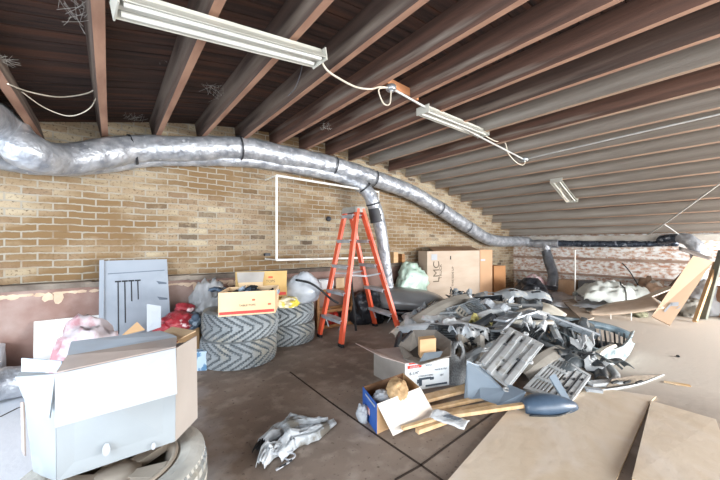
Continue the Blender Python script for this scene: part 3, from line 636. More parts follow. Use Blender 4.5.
# brown box of red film bags between carton and tires
bx = carton('cardboard_box', 'brown box full of red film bags beside the tires', Z(165, 371), Z(199, 360), FR(.26, -.10), .30, M_KRAFT, lift=0)
M_BOXB = mat('blue_white_print', '#b9cfdf', '#5f88ad', rough=.5, scale=16, lo=.5, hi=.55)
cc_ = Z(196.5, 372)
tag(MB().box(cc_+Vector((.01, .0, .075))+FR(.05, .0), (.1, .07, .15), Matrix.Rotation(-.5, 3, 'Z')).build('printed_pack', M_BOXB), 'small blue and white printed pack squeezed against the lower tire', 'box')
for i, (px, py, f, sx, sd, mm, lb) in enumerate(((176, 322, 2.55, .10, 3, M_RED, 'crumpled red film bag in the brown box by the tires'), (187, 321, 2.62, .09, 8, MATS['blue_grey_cloth'], 'blue grey cloth bundle in the brown box by the tires'), (168, 331, 2.5, .09, 11, M_RED, 'red and white film bag lower in the brown box'), (185, 309, 2.7, .06, 13, M_RED, 'upright red film roll tip in the brown box'))):
    c = W(px, py, f); lump(c-Vector((0, 0, sx*.6)), sx, sx, sx*.75, sd, mm, 'film_bag' if mm is M_RED else 'cloth_bundle', lb, 'bag', amp=.5, fine=.2, flat=False)
lean('white card standing in front of the metal panel', 'white_card', 'card', [W(147, 332, 2.0), W(161, 327, 2.0), W(161, 306, 2.05), W(147, 304, 2.05)], .004, M_CW)
lean('tan cardboard scrap behind the big white carton', 'cardboard_scrap', 'cardboard', [W(121, 336, 1.9), W(145, 330, 2.0), W(137, 322, 2.0)], .005, M_KRAFT)
MB().panel([W(158, 335, 1.48), W(176, 341, 1.35), W(196, 331, 1.52), W(172, 327, 1.7)], .004).build('rear_flap', M_KRAFTP, bc)
lump(Vector((*W(88, 352, 1.95).xy, 0)), .16, .12, .27, 21, M_PINKW, 'plastic_sack', 'pink and white crumpled sack behind the big white carton', 'sack', amp=.4, fine=.18, flat=False)
# cartons on the tires
ztop = .442
p0 = Z(218.5, 317, ztop); p1 = Z(275, 312.8, ztop)
bx = carton('cardboard_box', 'tan carton with a red stripe on the front tire stack', p0, p1, FR(.30, -.05), .182, M_KRAFTP, t=.005)
ex = (p1-p0).normalized(); up = Vector((0, 0, 1)); nf = FR(-.004, 0)
L_ = (p1-p0).length
MB().panel([p0+nf+ex*.006+up*.012, p1+nf-ex*.006+up*.012, p1+nf-ex*.006+up*.034, p0+nf+ex*.006+up*.034], .002).build('red_stripe', M_STRIPE, bx)
text('TABLE TOPS', .022, frame(p0+nf+ex*L_*.5+up*.075, ex, up), 'printed_name', M_INK, bx)
for u_, v_ in ((.61, .115), (.90, .075)): MB().box(p0+nf+ex*L_*u_+up*v_, (.022, .003, .014), Matrix.Rotation(math.atan2(ex.y, ex.x), 3, 'Z')).build('printed_mark', M_INKO, bx)
rr = random.Random(9)
for i in range(9):
    px = 222+i*5.6; c = W(px, 289-rr.uniform(0, 5), 2.72); a = rr.uniform(-.5, .5)
    d = FR(math.sin(a)*.10, .11, rr.uniform(-.03, .05)); g = []
    for u in range(5):
        g.append([c+d*(u/4-.5)*2+Vector((0, 0, -.055+.025*math.sin(u*1.3+i)))+FR(.06, 0)*(vv/3-.5)+Vector((0, 0, .02*math.sin(vv*1.7+i))) for vv in range(4)])
    tag(MB().sheet(g, .006).build('plastic_trim_offcut', [M_JEAN, MATS['black_rubber'], mat('pale_blue_plastic', '#aebfd0', '#8fa2b6', rough=.4)][i % 3]), '%s curled plastic offcut %s of the red striped carton' % (['blue grey', 'black', 'pale blue'][i % 3], ['at the clear bag end', 'in the middle', 'at the yellow carton end'][i//3]), 'offcut', 'plastic offcuts in the red striped carton')
p0 = W(234.5, 296, 2.90); p1 = W(286.5, 292, 3.04); p0.z = p1.z = .442
bx = carton('cardboard_box', 'yellow carton with one bent flap on the rear tire stack', p0, p1, FR(.17, -.03), .135, M_KRAFTY)
ex = (p1-p0).normalized(); L_ = (p1-p0).length
a0 = p0+up*.135; a1 = p1+up*.135
MB().panel([a0+ex*L_*.02, a1, a1+up*.155+FR(.02, 0), a0+up*.155+FR(.02, 0)], .005).build('raised_flap', M_KRAFTY, bx)
MB().panel([a0+ex*L_*.12+FR(-.03, 0), a0+ex*L_*.56+FR(-.03, 0), a0+ex*L_*.56+up*.062+FR(-.045, 0), a0+ex*L_*.10+up*.062+FR(-.045, 0)], .004).build('bent_flap', M_KRAFTP, bx)
MB().panel([a0+ex*L_*.10+up*.062+FR(-.045, 0), a0+ex*L_*.56+up*.062+FR(-.045, 0), a0+ex*L_*.56+up*.150+FR(.014, 0), a0+ex*L_*.03+up*.150+FR(.014, 0)], .004).build('bent_flap', mat('grey_board', '#b4b0ab', '#a29e99', rough=.8), bx)
MB().panel([p0+ex*L_*.8+nf+up*.062, p1+nf-ex*.004+up*.062, p1+nf-ex*.004+up*.09, p0+ex*L_*.8+nf+up*.09], .002).build('red_stripe', M_STRIPE, bx)
text('TOPS', .035, frame(a0+ex*L_*.68+up*.06+FR(.004, 0), ex, up), 'printed_name', M_INK, bx)
MB().box(a0+ex*L_*.68+up*.098+FR(.006, 0), (.04, .004, .018), Matrix.Rotation(math.atan2(ex.y, ex.x), 3, 'Z')).build('printed_mark', M_INKO, bx)
text('o o o o', .022, frame(a0+ex*L_*.34+up*.035+FR(-.044, 0), ex, up), 'printed_mark', M_INK, bx)
M_GBAG = mat('grey_plastic_bag', '#c2c8cf', '#9fa7b1', rough=.4, bump=.3, bscale=14, scale=4)
lump(Vector((*W(303, 311, 3.22).xy, .405)), .19, .16, .17, 31, M_GBAG, 'plastic_bag', 'tied grey plastic bag sitting on the rear tire stack', 'bag', amp=.2, fr_=1.2, fine=.09, cone=.4)
lump(W(286, 307, 2.92), .10, .08, .05, 33, mat('yellow_and_white_film', '#e8e2c8', '#d8c850', rough=.4, scale=12, lo=.5, hi=.55), 'film_scrap', 'yellow and white film scrap between the two tire stacks', 'film', amp=.4, fine=.2)
M_CLEAR = mat('cloudy_clear_film', '#c9cdd0', '#a9adb1', rough=.2, alpha=.55, bump=.5, bscale=16)
lump(Vector((*W(208, 317, 2.95).xy, .20)), .12, .12, .235, 35, M_CLEAR, 'clear_plastic_bag', 'cloudy clear plastic bag slumped beside the red striped carton', 'bag', amp=.5, fine=.3, fr_=1.8)
cable('black hose curving from the grey bag to the ladder', [W(296, 280, 3.1), W(310, 283, 3.05), W(322, 291, 3.1), W(331, 299, 3.2), W(338, 303, 3.3)], .012, M_RUB, 'hose', 'hose')
# ------------------------------------------------------------------ clutter behind the ladder
M_DARKP = mat('black_plastic_film', '#2b2e34', '#17191d', rough=.3, bump=.6, bscale=18, c3='#565c66', s3=9, t3=(.6, .7))
lump(Z(367, 322), .19, .16, .22, 41, M_DARKP, 'trash_bag', 'black trash bag on the floor between the ladder legs', 'bag', amp=.35, fine=.2)
lump(Z(383, 318), .09, .09, .11, 42, M_DARKP, 'trash_bag', 'small black bag beside the ladder foot near the dark cargo shell', 'bag', amp=.3, fine=.2)
def prism(name, label, cat, p0, p1, dep, h, m, lift=0, **k):
    p0 = Vector(p0)+Vector((0, 0, lift)); p1 = Vector(p1)+Vector((0, 0, lift)); d = Vector(dep); u = Vector((0, 0, h)); mb = MB()
    v = [p0, p1, p1+d, p0+d]; b = .004; mb.add([p+(((p0+p1+d)/2-p)*.0) for p in v]+[p+u for p in v], [(3, 2, 1, 0), (4, 5, 6, 7), (0, 1, 5, 4), (1, 2, 6, 5), (2, 3, 7, 6), (3, 0, 4, 7)])
    return tag(mb.build(name, m), label, cat, **k)
M_PRN = mat('white_printed_carton', '#d9dadc', '#c4c6c9', rough=.6, scale=5, c3='#4d5663', s3=7, t3=(.6, .62))
M_WOODB = mat('warm_brown_wood', '#a97b4e', '#8a5f38', rough=.7, stretch=(1, 1, 5), scale=6)
p0 = Z(318, 330); p1 = Z(352, 324)
cr = thing('wooden_crate', 'wooden slat crate holding bottles between the ladder legs', 'crate', p0)
ex = (p1-p0).normalized(); dd = FR(.15, -.03); hh = .22; Lc = (p1-p0).length
for a in (p0, p1, p0+dd, p1+dd): MB().bar(a, a+Vector((0, 0, .46)), .028, .028, up=ex).build('post', M_WOODB, cr)
for z_ in (.02, .20, .44):
    for a, b in ((p0, p1), (p0+dd, p1+dd), (p0, p0+dd), (p1, p1+dd)):
        MB().bar(a+Vector((0, 0, z_)), b+Vector((0, 0, z_)), .014, .035).build('slat', M_WOODB, cr)
MB().panel([p0+Vector((0, 0, .012)), p1+Vector((0, 0, .012)), p1+dd+Vector((0, 0, .012)), p0+dd+Vector((0, 0, .012))], .01).build('bottom_board', M_WOODB, cr)
MB().panel([p0+Vector((0, 0, .45)), p1+Vector((0, 0, .45)), p1+dd+Vector((0, 0, .45)), p0+dd+Vector((0, 0, .45))], .01).build('top_board', M_WOODB, cr)
M_BOT = {'red': mat('red_bottle', '#b83227', '#92241c', rough=.3), 'dark': mat('dark_bottle', '#34302c', '#22201e', rough=.3), 'pale': mat('pale_bottle', '#b5a590', '#9c8b76', rough=.35)}
for i, (u, c_) in enumerate(((.2, 'dark'), (.5, 'red'), (.8, 'pale'), (.36, 'red'))):
    b0 = p0+ex*Lc*u+dd*(.3 if i < 3 else .7)+Vector((0, 0, .018)); bt = thing('bottle', '%s plastic bottle inside the wooden crate, %s' % ({'red': 'red', 'dark': 'dark', 'pale': 'pale'}[c_], ['near the bag side', 'in the middle of the front row', 'by the open ladder side', 'in the back row'][i]), 'bottle', b0, 'bottles in the wooden crate')
    MB().lathe([(0, 0), (.04, 0), (.042, .01), (.042, .12), (.035, .14), (.015, .155), (.015, .17), (0, .17)], b0, seg=18).build('body', M_BOT[c_], bt)
    MB().lathe([(0, .165), (.017, .165), (.017, .185), (0, .185)], b0, seg=12).build('cap', M_CW if c_ != 'pale' else M_RUB, bt)
pc = thing('printed_carton', 'small white printed carton on the crate beside the grey bag', 'box', W(323, 292, 3.5))
def solidbox(th, p0, p1, dep, h, m, nm='body'):
    p0, p1, d, u = Vector(p0), Vector(p1), Vector(dep), Vector((0, 0, h)); mb = MB(); v = [p0, p1, p1+d, p0+d]
    mb.add(v+[p+u for p in v], [(3, 2, 1, 0), (4, 5, 6, 7), (0, 1, 5, 4), (1, 2, 6, 5), (2, 3, 7, 6), (3, 0, 4, 7)]); return mb.build(nm, m, th)
q0 = p0+ex*.01+FR(.02, 0); q0.z = .456; q1 = q0+ex*.2
pc.location = q0; pc['_o'] = tuple(q0)
solidbox(pc, q0, q1, FR(.15, -.03), .11, M_PRN)
MB().panel([q0+Vector((0, 0, .11)), q1+Vector((0, 0, .11)), q1+Vector((0, 0, .13))+FR(-.07, 0), q0+Vector((0, 0, .13))+FR(-.07, 0)], .003).build('flap', M_CW, pc)
q2 = q1+ex*.03
prism('cardboard_box', 'little tan box next to the printed carton on the crate', 'box', q2, q2+ex*.11, FR(.12, 0), .12, M_KRAFTP)
lump(Z(352, 313), .12, .10, .20, 44, M_PINKW, 'plastic_sack', 'pink and white sack behind the ladder', 'sack', amp=.4, fine=.2)
prism('cardboard_box', 'red brown carton standing behind the ladder by the duct', 'box', Z(353, 318), Z(366, 316), FR(.2, -.05), .33, mat('red_brown_board', '#96614e', '#7d4c3b', rough=.7))
tag(MB().bar(Z(356, 331), Z(350, 325)+Vector((0, 0, .75)), .02, .02).build('dark_pole', M_RUB), 'thin dark pole leaning behind the front ladder leg', 'pole')
tag(MB().bar(Z(330, 321)+Vector((0, 0, .66)), Z(402, 311)+Vector((0, 0, .70)), .05, .03).build('wood_plank', M_LEDGE), 'grimy plank lying along the wall ledge behind the ladder', 'plank')
for i, (px, w_, h_, lb) in enumerate(((393.5, 5, .17, 'pale cut wood block on the wall ledge beside the vertical duct'), (401, 3, .14, 'narrow brown wood block on the wall ledge beside the vertical duct'))):
    q = OY(px, 277, 3.32); q.z = .697
    tag(MB().box(q+Vector((0, 0, h_/2)), (w_*.018, .10, h_)).build('wood_block', [M_KRAFT, M_WOODB][i]), lb, 'block')
# dark rounded shell by the wall
M_SHELL = mat('dark_satin_plastic', '#7b7d7e', '#66686a', rough=.3, scale=3, c3='#7a7266', s3=3, t3=(.55, .75))
sh = thing('cargo_shell', 'dark rounded plastic cargo shell lying behind the ladder', 'cargo shell', FR(4.15, .66, 0))
cS = FR(4.15, .62, .10); exs = FR(-.28, 1).normalized(); eys = Vector((-exs.y, exs.x, 0)); g = []; nu, nv2 = 28, 16
for i in range(nu+1):
    u = -1+2*i/nu; row = []; prof = max(0, 1-abs(u)**3.2)**.5; prof = max(prof, .02)
    for j in range(nv2+1):
        a = math.pi*j/nv2; yy = math.cos(a)*abs(math.cos(a))**-.25 if abs(math.cos(a)) > 1e-6 else 0
        row.append(cS+exs*u*.52+eys*yy*.28*prof+Vector((0, 0, .08+(.22*max(0, math.sin(a))**.7)*prof*(1-.18*u))))
    g.append(row)
MB().sheet(list(reversed(g)), .008).build('upper_shell', M_SHELL, sh)
g = []
for i in range(nu+1):
    u = -1+2*i/nu; prof = max(max(0, 1-abs(u)**3.2)**.5, .02); row = []
    for j in range(nv2+1):
        a = math.pi*j/nv2; c_ = math.cos(a); yy = c_*abs(c_)**-.4 if abs(c_) > 1e-6 else 0
        row.append(cS+exs*u*.50+eys*yy*.265*prof+Vector((0, 0, .072-.165*max(0, math.sin(a))**.6*prof)))
    g.append(row)
MB().sheet(g, .008).build('lower_shell', mat('black_gloss_plastic', '#202327', '#15171a', rough=.25), sh)
lump(OY(411, 290, 3.15)-Vector((0, 0, .10)), .26, .12, .26, 51, mat('pale_green_film', '#c9ddd0', '#a7c4b6', rough=.3, bump=.5, bscale=14), 'film_bundle', 'pale green plastic film bundle against the wall by the dark shell', 'film', amp=.4, fine=.2)
prism('rubble_sack', 'brown paper sack low against the wall under the green film', 'sack', Vector((*OY(392, 318, 3.2).xy, 0)), Vector((*OY(424, 313, 3.2).xy, 0)), (0, .13, 0), .40, mat('dull_brown_paper', '#a8957f', '#8f7c68', rough=.8))
# big cartons
M_BIGC = mat('grey_tan_cardboard', '#bcab9a', '#b19f8d', rough=.8, scale=2, stretch=(1, 1, 4))
M_BIGT = mat('warm_tan_cardboard', '#c19a79', '#b58e6c', rough=.8, scale=2)
M_BROWN = mat('orange_brown_cardboard', '#ad7b50', '#9f6e45', rough=.8, scale=3)
p0 = FR(4.75, 1.01, 0); p1 = FR(5.28, 2.0, 0); hb = .875
bx = thing('cardboard_box', 'huge grey tan carton with sideways black lettering against the wall', 'carton', (p0+p1)/2)
dep = Vector((.03, .2, 0))
solidbox(bx, p0, p1, dep, hb, M_BIGC)
ex = (p1-p0).normalized(); nf = Vector((ex.y, -ex.x, 0))*.004
def onb(u, z, k=1): return p0+ex*u+nf*k+Vector((0, 0, z))
L_ = (p1-p0).length
text('LMC', .17, frame(onb(.16*L_, .56), (0, 0, 1), -ex), 'printed_name', M_INK, bx)
text('TRUCK', .07, frame(onb(.235*L_, .56), (0, 0, 1), -ex), 'printed_name', M_INK, bx)
text('THIS SIDE UP', .055, frame(onb(.46*L_, .47), (0, 0, 1), -ex), 'printed_line', M_INK, bx)
MB().panel([onb(.07*L_, .74), onb(.17*L_, .74), onb(.17*L_, .83), onb(.07*L_, .83)], .002).build('white_label', M_CW, bx)
for z_ in (.74, .22): MB().panel([onb(.41*L_, z_), onb(.425*L_, z_), onb(.425*L_, z_+.055), onb(.41*L_, z_+.055)], .003).build('hand_hole', M_RUB, bx)
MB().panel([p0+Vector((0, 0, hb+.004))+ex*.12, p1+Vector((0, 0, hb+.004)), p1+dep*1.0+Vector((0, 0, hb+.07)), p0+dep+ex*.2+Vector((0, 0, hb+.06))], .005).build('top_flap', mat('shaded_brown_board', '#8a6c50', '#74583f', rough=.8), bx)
p2 = p1+ex*.005; p3 = Vector((p2.x+.36, p2.y-.16, 0)); p3 = FR(5.35, 2.24, 0)
bx = thing('cardboard_box', 'warm tan carton standing at the end of the huge carton', 'carton', (p2+p3)/2)
solidbox(bx, p2+(p3-p2)*.02, p3, (.05, .22, 0), .885, M_BIGT)
e2 = (p3-p2).normalized(); n2 = Vector((e2.y, -e2.x, 0))*.004
for u0, u1, z0, z1 in ((.3, .6, .10, .19), (.05, .4, .70, .73)): MB().panel([p2+e2*.25*u0+n2+Vector((0, 0, z0)), p2+e2*.25*u1+n2+Vector((0, 0, z0)), p2+e2*.25*u1+n2+Vector((0, 0, z1)), p2+e2*.25*u0+n2+Vector((0, 0, z1))], .002).build('white_label', M_CW, bx)
p4 = FR(5.5, 2.33, 0); p5 = FR(5.6, 2.58, 0)
bx = thing('cardboard_box', 'narrow orange brown carton with a green sticker beside the tan cartons', 'carton', (p4+p5)/2)
solidbox(bx, p4, p5, (.08, .25, 0), .60, M_BROWN)
e2 = (p5-p4).normalized(); n2 = Vector((e2.y, -e2.x, 0))*.004
MB().panel([p4+e2*.10+n2+Vector((0, 0, .05)), p4+e2*.18+n2+Vector((0, 0, .05)), p4+e2*.18+n2+Vector((0, 0, .15)), p4+e2*.10+n2+Vector((0, 0, .15))], .002).build('green_sticker', mat('green_sticker', '#7fd04f', '#70c040', rough=.6), bx)
# ------------------------------------------------------------------ back wall clutter
def bag(c, rx, ry, rz, seed, m, name, label, cat, **k): return lump(c, rx, ry, rz, seed, m, name, label, cat, **k)
bag(Z(530, 306), .27, .22, .21, 61, M_DARKP, 'trash_bag', 'shiny black trash bag slumped in front of the back wall', 'bag', amp=.35, fine=.3, fr_=1.5)
bag(Z(546, 291.5), .36, .14, .19, 62, mat('pink_film', '#e3c3c6', '#d8a9ae', rough=.5, bump=.4, scale=5, c3='#efe6e6', s3=6, t3=(.5, .6)), 'insulation_bundle', 'pink insulation bundle behind the black trash bag', 'bundle', amp=.4, fine=.2)
M_SHEETW = mat('white_sheet_film', '#dcdfe4', '#c6ccd4', rough=.35, bump=.5, bscale=10)
def ground_sheet(name, label, corners, m, nu=24, nv=10, amp=.05, seed=0, lift=.008, cat='sheet', t=.003):
    a, b, c, d = [Vector(q) for q in corners]; g = []
    for i in range(nu+1):
        u = i/nu; row = []
        for j in range(nv+1):
            v_ = j/nv; p = a.lerp(b, u).lerp(d.lerp(c, u), v_); e_ = min(1, 6*u*(1-u)+.2)
            row.append(p+Vector((0, 0, lift+amp*(abs(noise.noise(p*3.2+Vector((seed, 0, 0))))+.4*abs(noise.noise(p*8+Vector((0, seed, 0))))))))
        g.append(row)
    mb = MB().sheet(g, t)
    zl = mb.lo(); mb.xf(Matrix.Translation((0, 0, .004-zl))) if zl < .004 else None
    return tag(mb.build(name, m), label, cat)
ground_sheet('dust_sheet', 'white plastic dust sheet spread on the floor along the back wall', [Z(508, 303), Z(612, 314), Z(640, 300), Z(520, 290)], M_SHEETW, amp=.07)
def leanbox(lb, px0, px1, pyb, h, m, nm='cardboard_box', X=6.75, dep=.25, cat='box'):
    r0 = (px0-360)/FPX; f0 = X/(sy_+cy*r0); r1 = (px1-360)/FPX; f1 = X/(sy_+cy*r1)
    return prism(nm, lb, cat, FR(f0, r0*f0), FR(f1, r1*f1), (dep, 0, 0), h, m)
leanbox('tan carton against the back wall beside the grey duct', 558, 574, 0, .30, mat('pale_tan_board', '#c9a585', '#b89272', rough=.8))
leanbox('dark grey plastic bin against the back wall behind the thin post', 578, 595, 0, .31, mat('dark_grey_block', '#6f7072', '#5c5d5f', rough=.7), 'plastic_bin', cat='bin')
leanbox('light grey concrete block against the back wall beside the dark bin', 597, 611, 0, .28, mat('pale_grey_block', '#b5b3ae', '#a19f9a', rough=.9), 'concrete_block', cat='block')
ps = thing('signpost', 'thin white post on a round brown base near the back wall', 'post', Z(575, 302))
pb = Z(575, 302)
MB().tube([pb, pb+Vector((0, 0, .88))], .012, seg=8).build('pole', M_PIPE, ps)
MB().lathe([(0, .0), (.16, .0), (.15, .02), (.03, .035), (0, .035)], pb, seg=22).build('round_base', mat('dull_brown_metal', '#9b8878', '#867464', rough=.6), ps)
# draped heap
bagm = mat('pale_grey_tarp', '#d9ded9', '#c6cbc5', rough=.5, bump=.25, bscale=8, scale=2)
q0 = Z(584, 309); q1 = Z(668, 314)
dS = (q1-q0); exq = dS.normalized(); eyq = Vector((-exq.y, exq.x, 0)); g = []
for i in range(41):
    u = i/40; row = []
    for j in range(21):
        a = math.pi*j/20; p = q0+exq*u*dS.length*.95+eyq*(.30-math.cos(a)*.30)*(1 if True else 0)
        hgt = (.20+.08*math.sin(u*3.3+.3))*max(0, math.sin(a))**.65*(1-.6*abs(2*u-1)**5)
        row.append(p+Vector((0, 0, .10+hgt+.08*fbm(p+Vector((0, 0, a)), 4.1)+.03*fbm(p, 11))))
    g.append(row)
tr = tag(MB().sheet(g, .006).build('tarpaulin', bagm), 'pale grey tarp draped in a long roll in front of the back wall', 'tarp')
mid = [g[22][j]+Vector((0, 0, .006)) for j in range(21)]
MB().tube(mid, .008, seg=6, sub=2).build('tie_cord', M_RUB, tr)
# curved brown panel under it
g = []
a0 = Z(590, 317); a1 = Z(664, 324)
L_ = (a1-a0).length; exq = (a1-a0).normalized(); eyq = Vector((-exq.y, exq.x, 0))
for i in range(25):
    u = i/24; row = []
    for j in range(7):
        v_ = j/6; taper = math.sin(math.pi*min(.5, u*.9+.03))**.8
        row.append(a0+exq*u*L_+eyq*(v_*.5)*taper+Vector((0, 0, .03+.17*u**1.5+.06*v_*taper+.02*math.sin(v_*3))))
    g.append(row)
cp = tag(MB().sheet(g, .02).build('curved_panel', mat('tan_curved_board', '#d8c5b2', '#c8b39d', rough=.6)), 'long curved tan panel lying under the pale tarp', 'panel')
for u_ in (.30, .58): MB().bar(a0+exq*u_*L_+Vector((0, 0, .0)), a0+exq*u_*L_+Vector((0, 0, .03+.17*u_**1.5)), .012, .012, up=exq).build('strut', M_PIPE, cp)
tag(MB().bar(Z(607, 315)+Vector((0, 0, .03)), W(672, 287, 4.4), .10, .015).build('wood_board', mat('pale_board', '#d5c8b8', '#c2b3a1', rough=.7)), 'thin pale board propped from the floor up beside the curved panel', 'board')
tag(MB().panel([Z(562, 301, .03), Z(573, 299, .03), Z(594, 318, .03), Z(584, 322, .03)], .02).build('brown_board', mat('dull_brown_board', '#b3a494', '#a29283', rough=.8)), 'dull brown board lying at the foot of the thin post', 'board')
bag(Z(660, 301), .22, .15, .23, 66, mat('brown_paper_bundle', '#b59a83', '#957660', rough=.8, c3='#d9d3cb', s3=5, t3=(.55, .6)), 'paper_bundle', 'crumpled brown paper bundle behind the pale tarp', 'bundle', amp=.5, fine=.3)
tag(MB().panel([W(654, 302, 4.6), W(664, 310, 4.4), W(700, 268, 4.5), W(692, 262, 4.8)], .02).build('dark_board', mat('dark_brown_board', '#7c6554', '#64503f', rough=.8)), 'dark brown board behind the big tan leaning board', 'board')
# the big tan leaning board
bd = thing('leaning_board', 'big smooth tan board leaning at a slant near the back wall', 'board', Z(668, 325))
P = [W(651.5, 316.5, 3.92), Z(670, 325.5, .012), W(712.5, 262, 3.98), W(693, 256, 4.08)]
MB().panel(P, .022).build('board', mat('smooth_tan_laminate', '#cdb095', '#c4a589', rough=.55, scale=1.5), bd)
ex = (P[1]-P[0]); ey = (P[3]-P[0]); nb = ex.cross(ey).normalized(); 
if nb.dot(co.location-P[0]) < 0: nb = -nb
def ob(u, v_): return P[0]+ex*u+ey*v_+nb*.0125
for pts in (((.35, .13), (.45, .12), (.52, .27), (.43, .27)), ((.43, .27), (.52, .23), (.82, .27), (.72, .32)), ((.80, .22), (.92, .25), (.90, .29))):
    MB().panel([ob(*q) for q in pts], .002).build('torn_patch', M_CW, bd)
g = []
for i in range(9):
    row = []
    for j in range(6):
        u = i/8; v_ = j/5; p = W(679+33*u, 250+11*u-3*v_, 4.15-.15*u+.2*v_); row.append(p+Vector((0, 0, .02*math.sin(v_*3))))
    g.append(row)
tag(MB().sheet(g, .01).build('metal_flashing', mat('grey_brown_metal', '#8c8580', '#6f6762', rough=.4, metal=.4)), 'bent grey brown metal strip resting on top of the big tan board', 'metal strip')
for k_, (a, b, wd, m_, lb) in enumerate((((695, 322.5), (716, 262, 4.3), .05, M_KRAFT, 'slim tan batten leaning beside the big tan board'), ((703.5, 320), (722, 250, 4.25), .085, mat('grey_green_batten', '#84867c', '#6b6d64', rough=.8), 'wide grey batten leaning beside the big tan board'), ((722, 318), (731, 262, 4.2), .05, M_KRAFT, 'outermost tan batten leaning past the grey batten'))):
    pa = Z(*a); pb_ = W(*b); tag(MB().bar(pa+Vector((0, 0, .012)), pb_, .025, wd, up=FR(1, .2)).build('batten', m_), lb, 'batten', 'leaning battens')
bag(Z(709, 311), .26, .2, .26, 67, M_SHEETW, 'film_bundle', 'white plastic film bundle behind the leaning battens', 'film', amp=.4, fine=.25)
bag(Z(689, 315), .17, .12, .12, 68, mat('dirty_grey_cloth', '#98948c', '#7c7870', rough=.8), 'rag', 'dirty grey rag on the floor behind the big tan board', 'rag', amp=.4, fine=.25)
prism('brown_carton', 'rusty brown carton behind the leaning battens', 'carton', Z(714, 316), Z(740, 322), FR(.15, .2), .42, mat('rusty_brown_board', '#9b7258', '#805a43', rough=.8))
bag(Z(640, 316), .15, .08, .035, 69, mat('olive_cloth', '#8a8a72', '#6f6f5a', rough=.9), 'rag', 'flat olive rag under the curved tan panel', 'rag', amp=.3, fine=.1)
cable('bent dark rod poking up from the brown paper bundle', [W(642, 292, 4.9), W(630, 272, 5.0), W(622, 263, 5.1)], .008, M_RUB, 'rod', 'rod')
# ------------------------------------------------------------------ plywood on the floor
M_PLY = mat('dusty_plywood', '#dccdb9', '#d0bda4', rough=.75, scale=1.6, stretch=(1, 1, 1), c3='#ded2c4', s3=2.2, t3=(.45, .7), bump=.15, bscale=20, dist=1.5)
M_PLYE = mat('plywood_edge', '#e6cfae', '#c9a678', rough=.7)
def ply(label, pts, t, lift=(0,)*8):
    o = MB(); P = [Z(*q)+Vector((0, 0, l)) for q, l in zip(pts, lift)]
    o.add([p+Vector((0, 0, .001)) for p in P]+[p+Vector((0, 0, t)) for p in P], [list(reversed(range(len(P)))), list(range(len(P), 2*len(P)))], 0).add([p+Vector((0, 0, .001)) for p in P]+[p+Vector((0, 0, t)) for p in P], [(i, (i+1) % len(P), len(P)+(i+1) % len(P), len(P)+i) for i in range(len(P))], 1)
    return tag(o.build('plywood_sheet', [M_PLY, M_PLYE]), label, 'plywood', 'plywood sheets on the floor')
ply('broad plywood sheet flat on the floor, touching the tip of the curved trim', [(440, 492), (612, 492), (650, 404), (656, 398), (536, 380)], .012)
ply('plywood sheet whose edge lifts over a dark gap, beyond the broad sheet', [(632, 488), (760, 560), (716, 422), (651, 403)], .012, (.03, .02, .004, .004))
tag(MB().panel([Z(664, 381, .004), Z(676, 382.5, .004), Z(690, 385, .004), Z(691, 386.5, .004), Z(676, 384.5, .004), Z(664, 382, .004)], .006).build('wood_splinter', M_PLYE), 'thin pale splinter lying alone on the floor', 'splinter')
lump(Z(678, 357), .012, .012, .01, 71, M_RUB, 'pebble', 'small dark crumb on the bare floor', 'crumb', lvl=2)
# ------------------------------------------------------------------ torn glove-like cloth in front
cl = thing('crumpled_cloth', 'crumpled white and grey torn sleeve lying alone on the brown floor', 'cloth', Z(295, 445))
M_CL = mat('dirty_white_cloth', '#cbd0d4', '#a2a9ae', rough=.8, scale=9, c3='#6c675e', s3=9, t3=(.56, .66), bump=.4, bscale=30)
def folds(pts, wds, hs, m, nm, seed, nj=15):
    g = []; n = len(pts); P = [Z(*p) for p in pts]
    for i in range((n-1)*6+1):
        t = i/6; k = min(int(t), n-2); u = t-k; p = P[k].lerp(P[k+1], u); wd = wds[k]*(1-u)+wds[k+1]*u; h = hs[k]*(1-u)+hs[k+1]*u
        d = (P[k+1]-P[k]).normalized(); s_ = Vector((-d.y, d.x, 0)); row = []
        for j in range(nj):
            a = j/(nj-1)*2-1; q = p+s_*a*wd; q.z = .006+h*max(0, 1-a*a)**.5*(.75+.55*noise.noise(Vector((i*.25, j*.6, seed))))+.012*abs(noise.noise(Vector((i*.6, j*1.3, seed+3)))); row.append(q)
        g.append(row)
    return MB().sheet(g, .003).build(nm, m, cl)
folds([(275, 462), (290, 444), (312, 438), (334, 424)], [.035, .06, .05, .018], [.04, .06, .05, .02], M_CL, 'sleeve', 1)
folds([(262, 446), (280, 432), (300, 427), (328, 425)], [.03, .045, .05, .02], [.03, .05, .045, .03], M_CL, 'sleeve', 5)
folds([(284, 430), (290, 420), (308, 421)], [.012, .025, .012], [.02, .03, .01], M_CL, 'torn_scrap', 9)
folds([(260, 470), (268, 456), (284, 452)], [.02, .045, .025], [.04, .06, .03], M_CL, 'cuff', 13)
folds([(256, 455), (262, 446)], [.02, .02], [.03, .03], M_RUB, 'dark_lining', 15)
c = Z(288, 454); MB().tube([c+Vector((.022*math.cos(a), .022*math.sin(a), .02+.005*math.sin(a*2))) for a in [k*2*math.pi/12 for k in range(13)]], .004, seg=6).build('ring', M_CW, cl)
c = Z(290, 459); MB().tube([c+Vector((.024*math.cos(a), .022*math.sin(a), .012)) for a in [k*2*math.pi/12 for k in range(13)]], .004, seg=6).build('ring', M_CW, cl)
for i in range(4): MB().bar(Z(276+i*3, 470-i*2, .012), Z(283+i*3, 466-i*2, .012), .008, .006).build('clip', M_BAND if i % 2 else M_CW, cl)
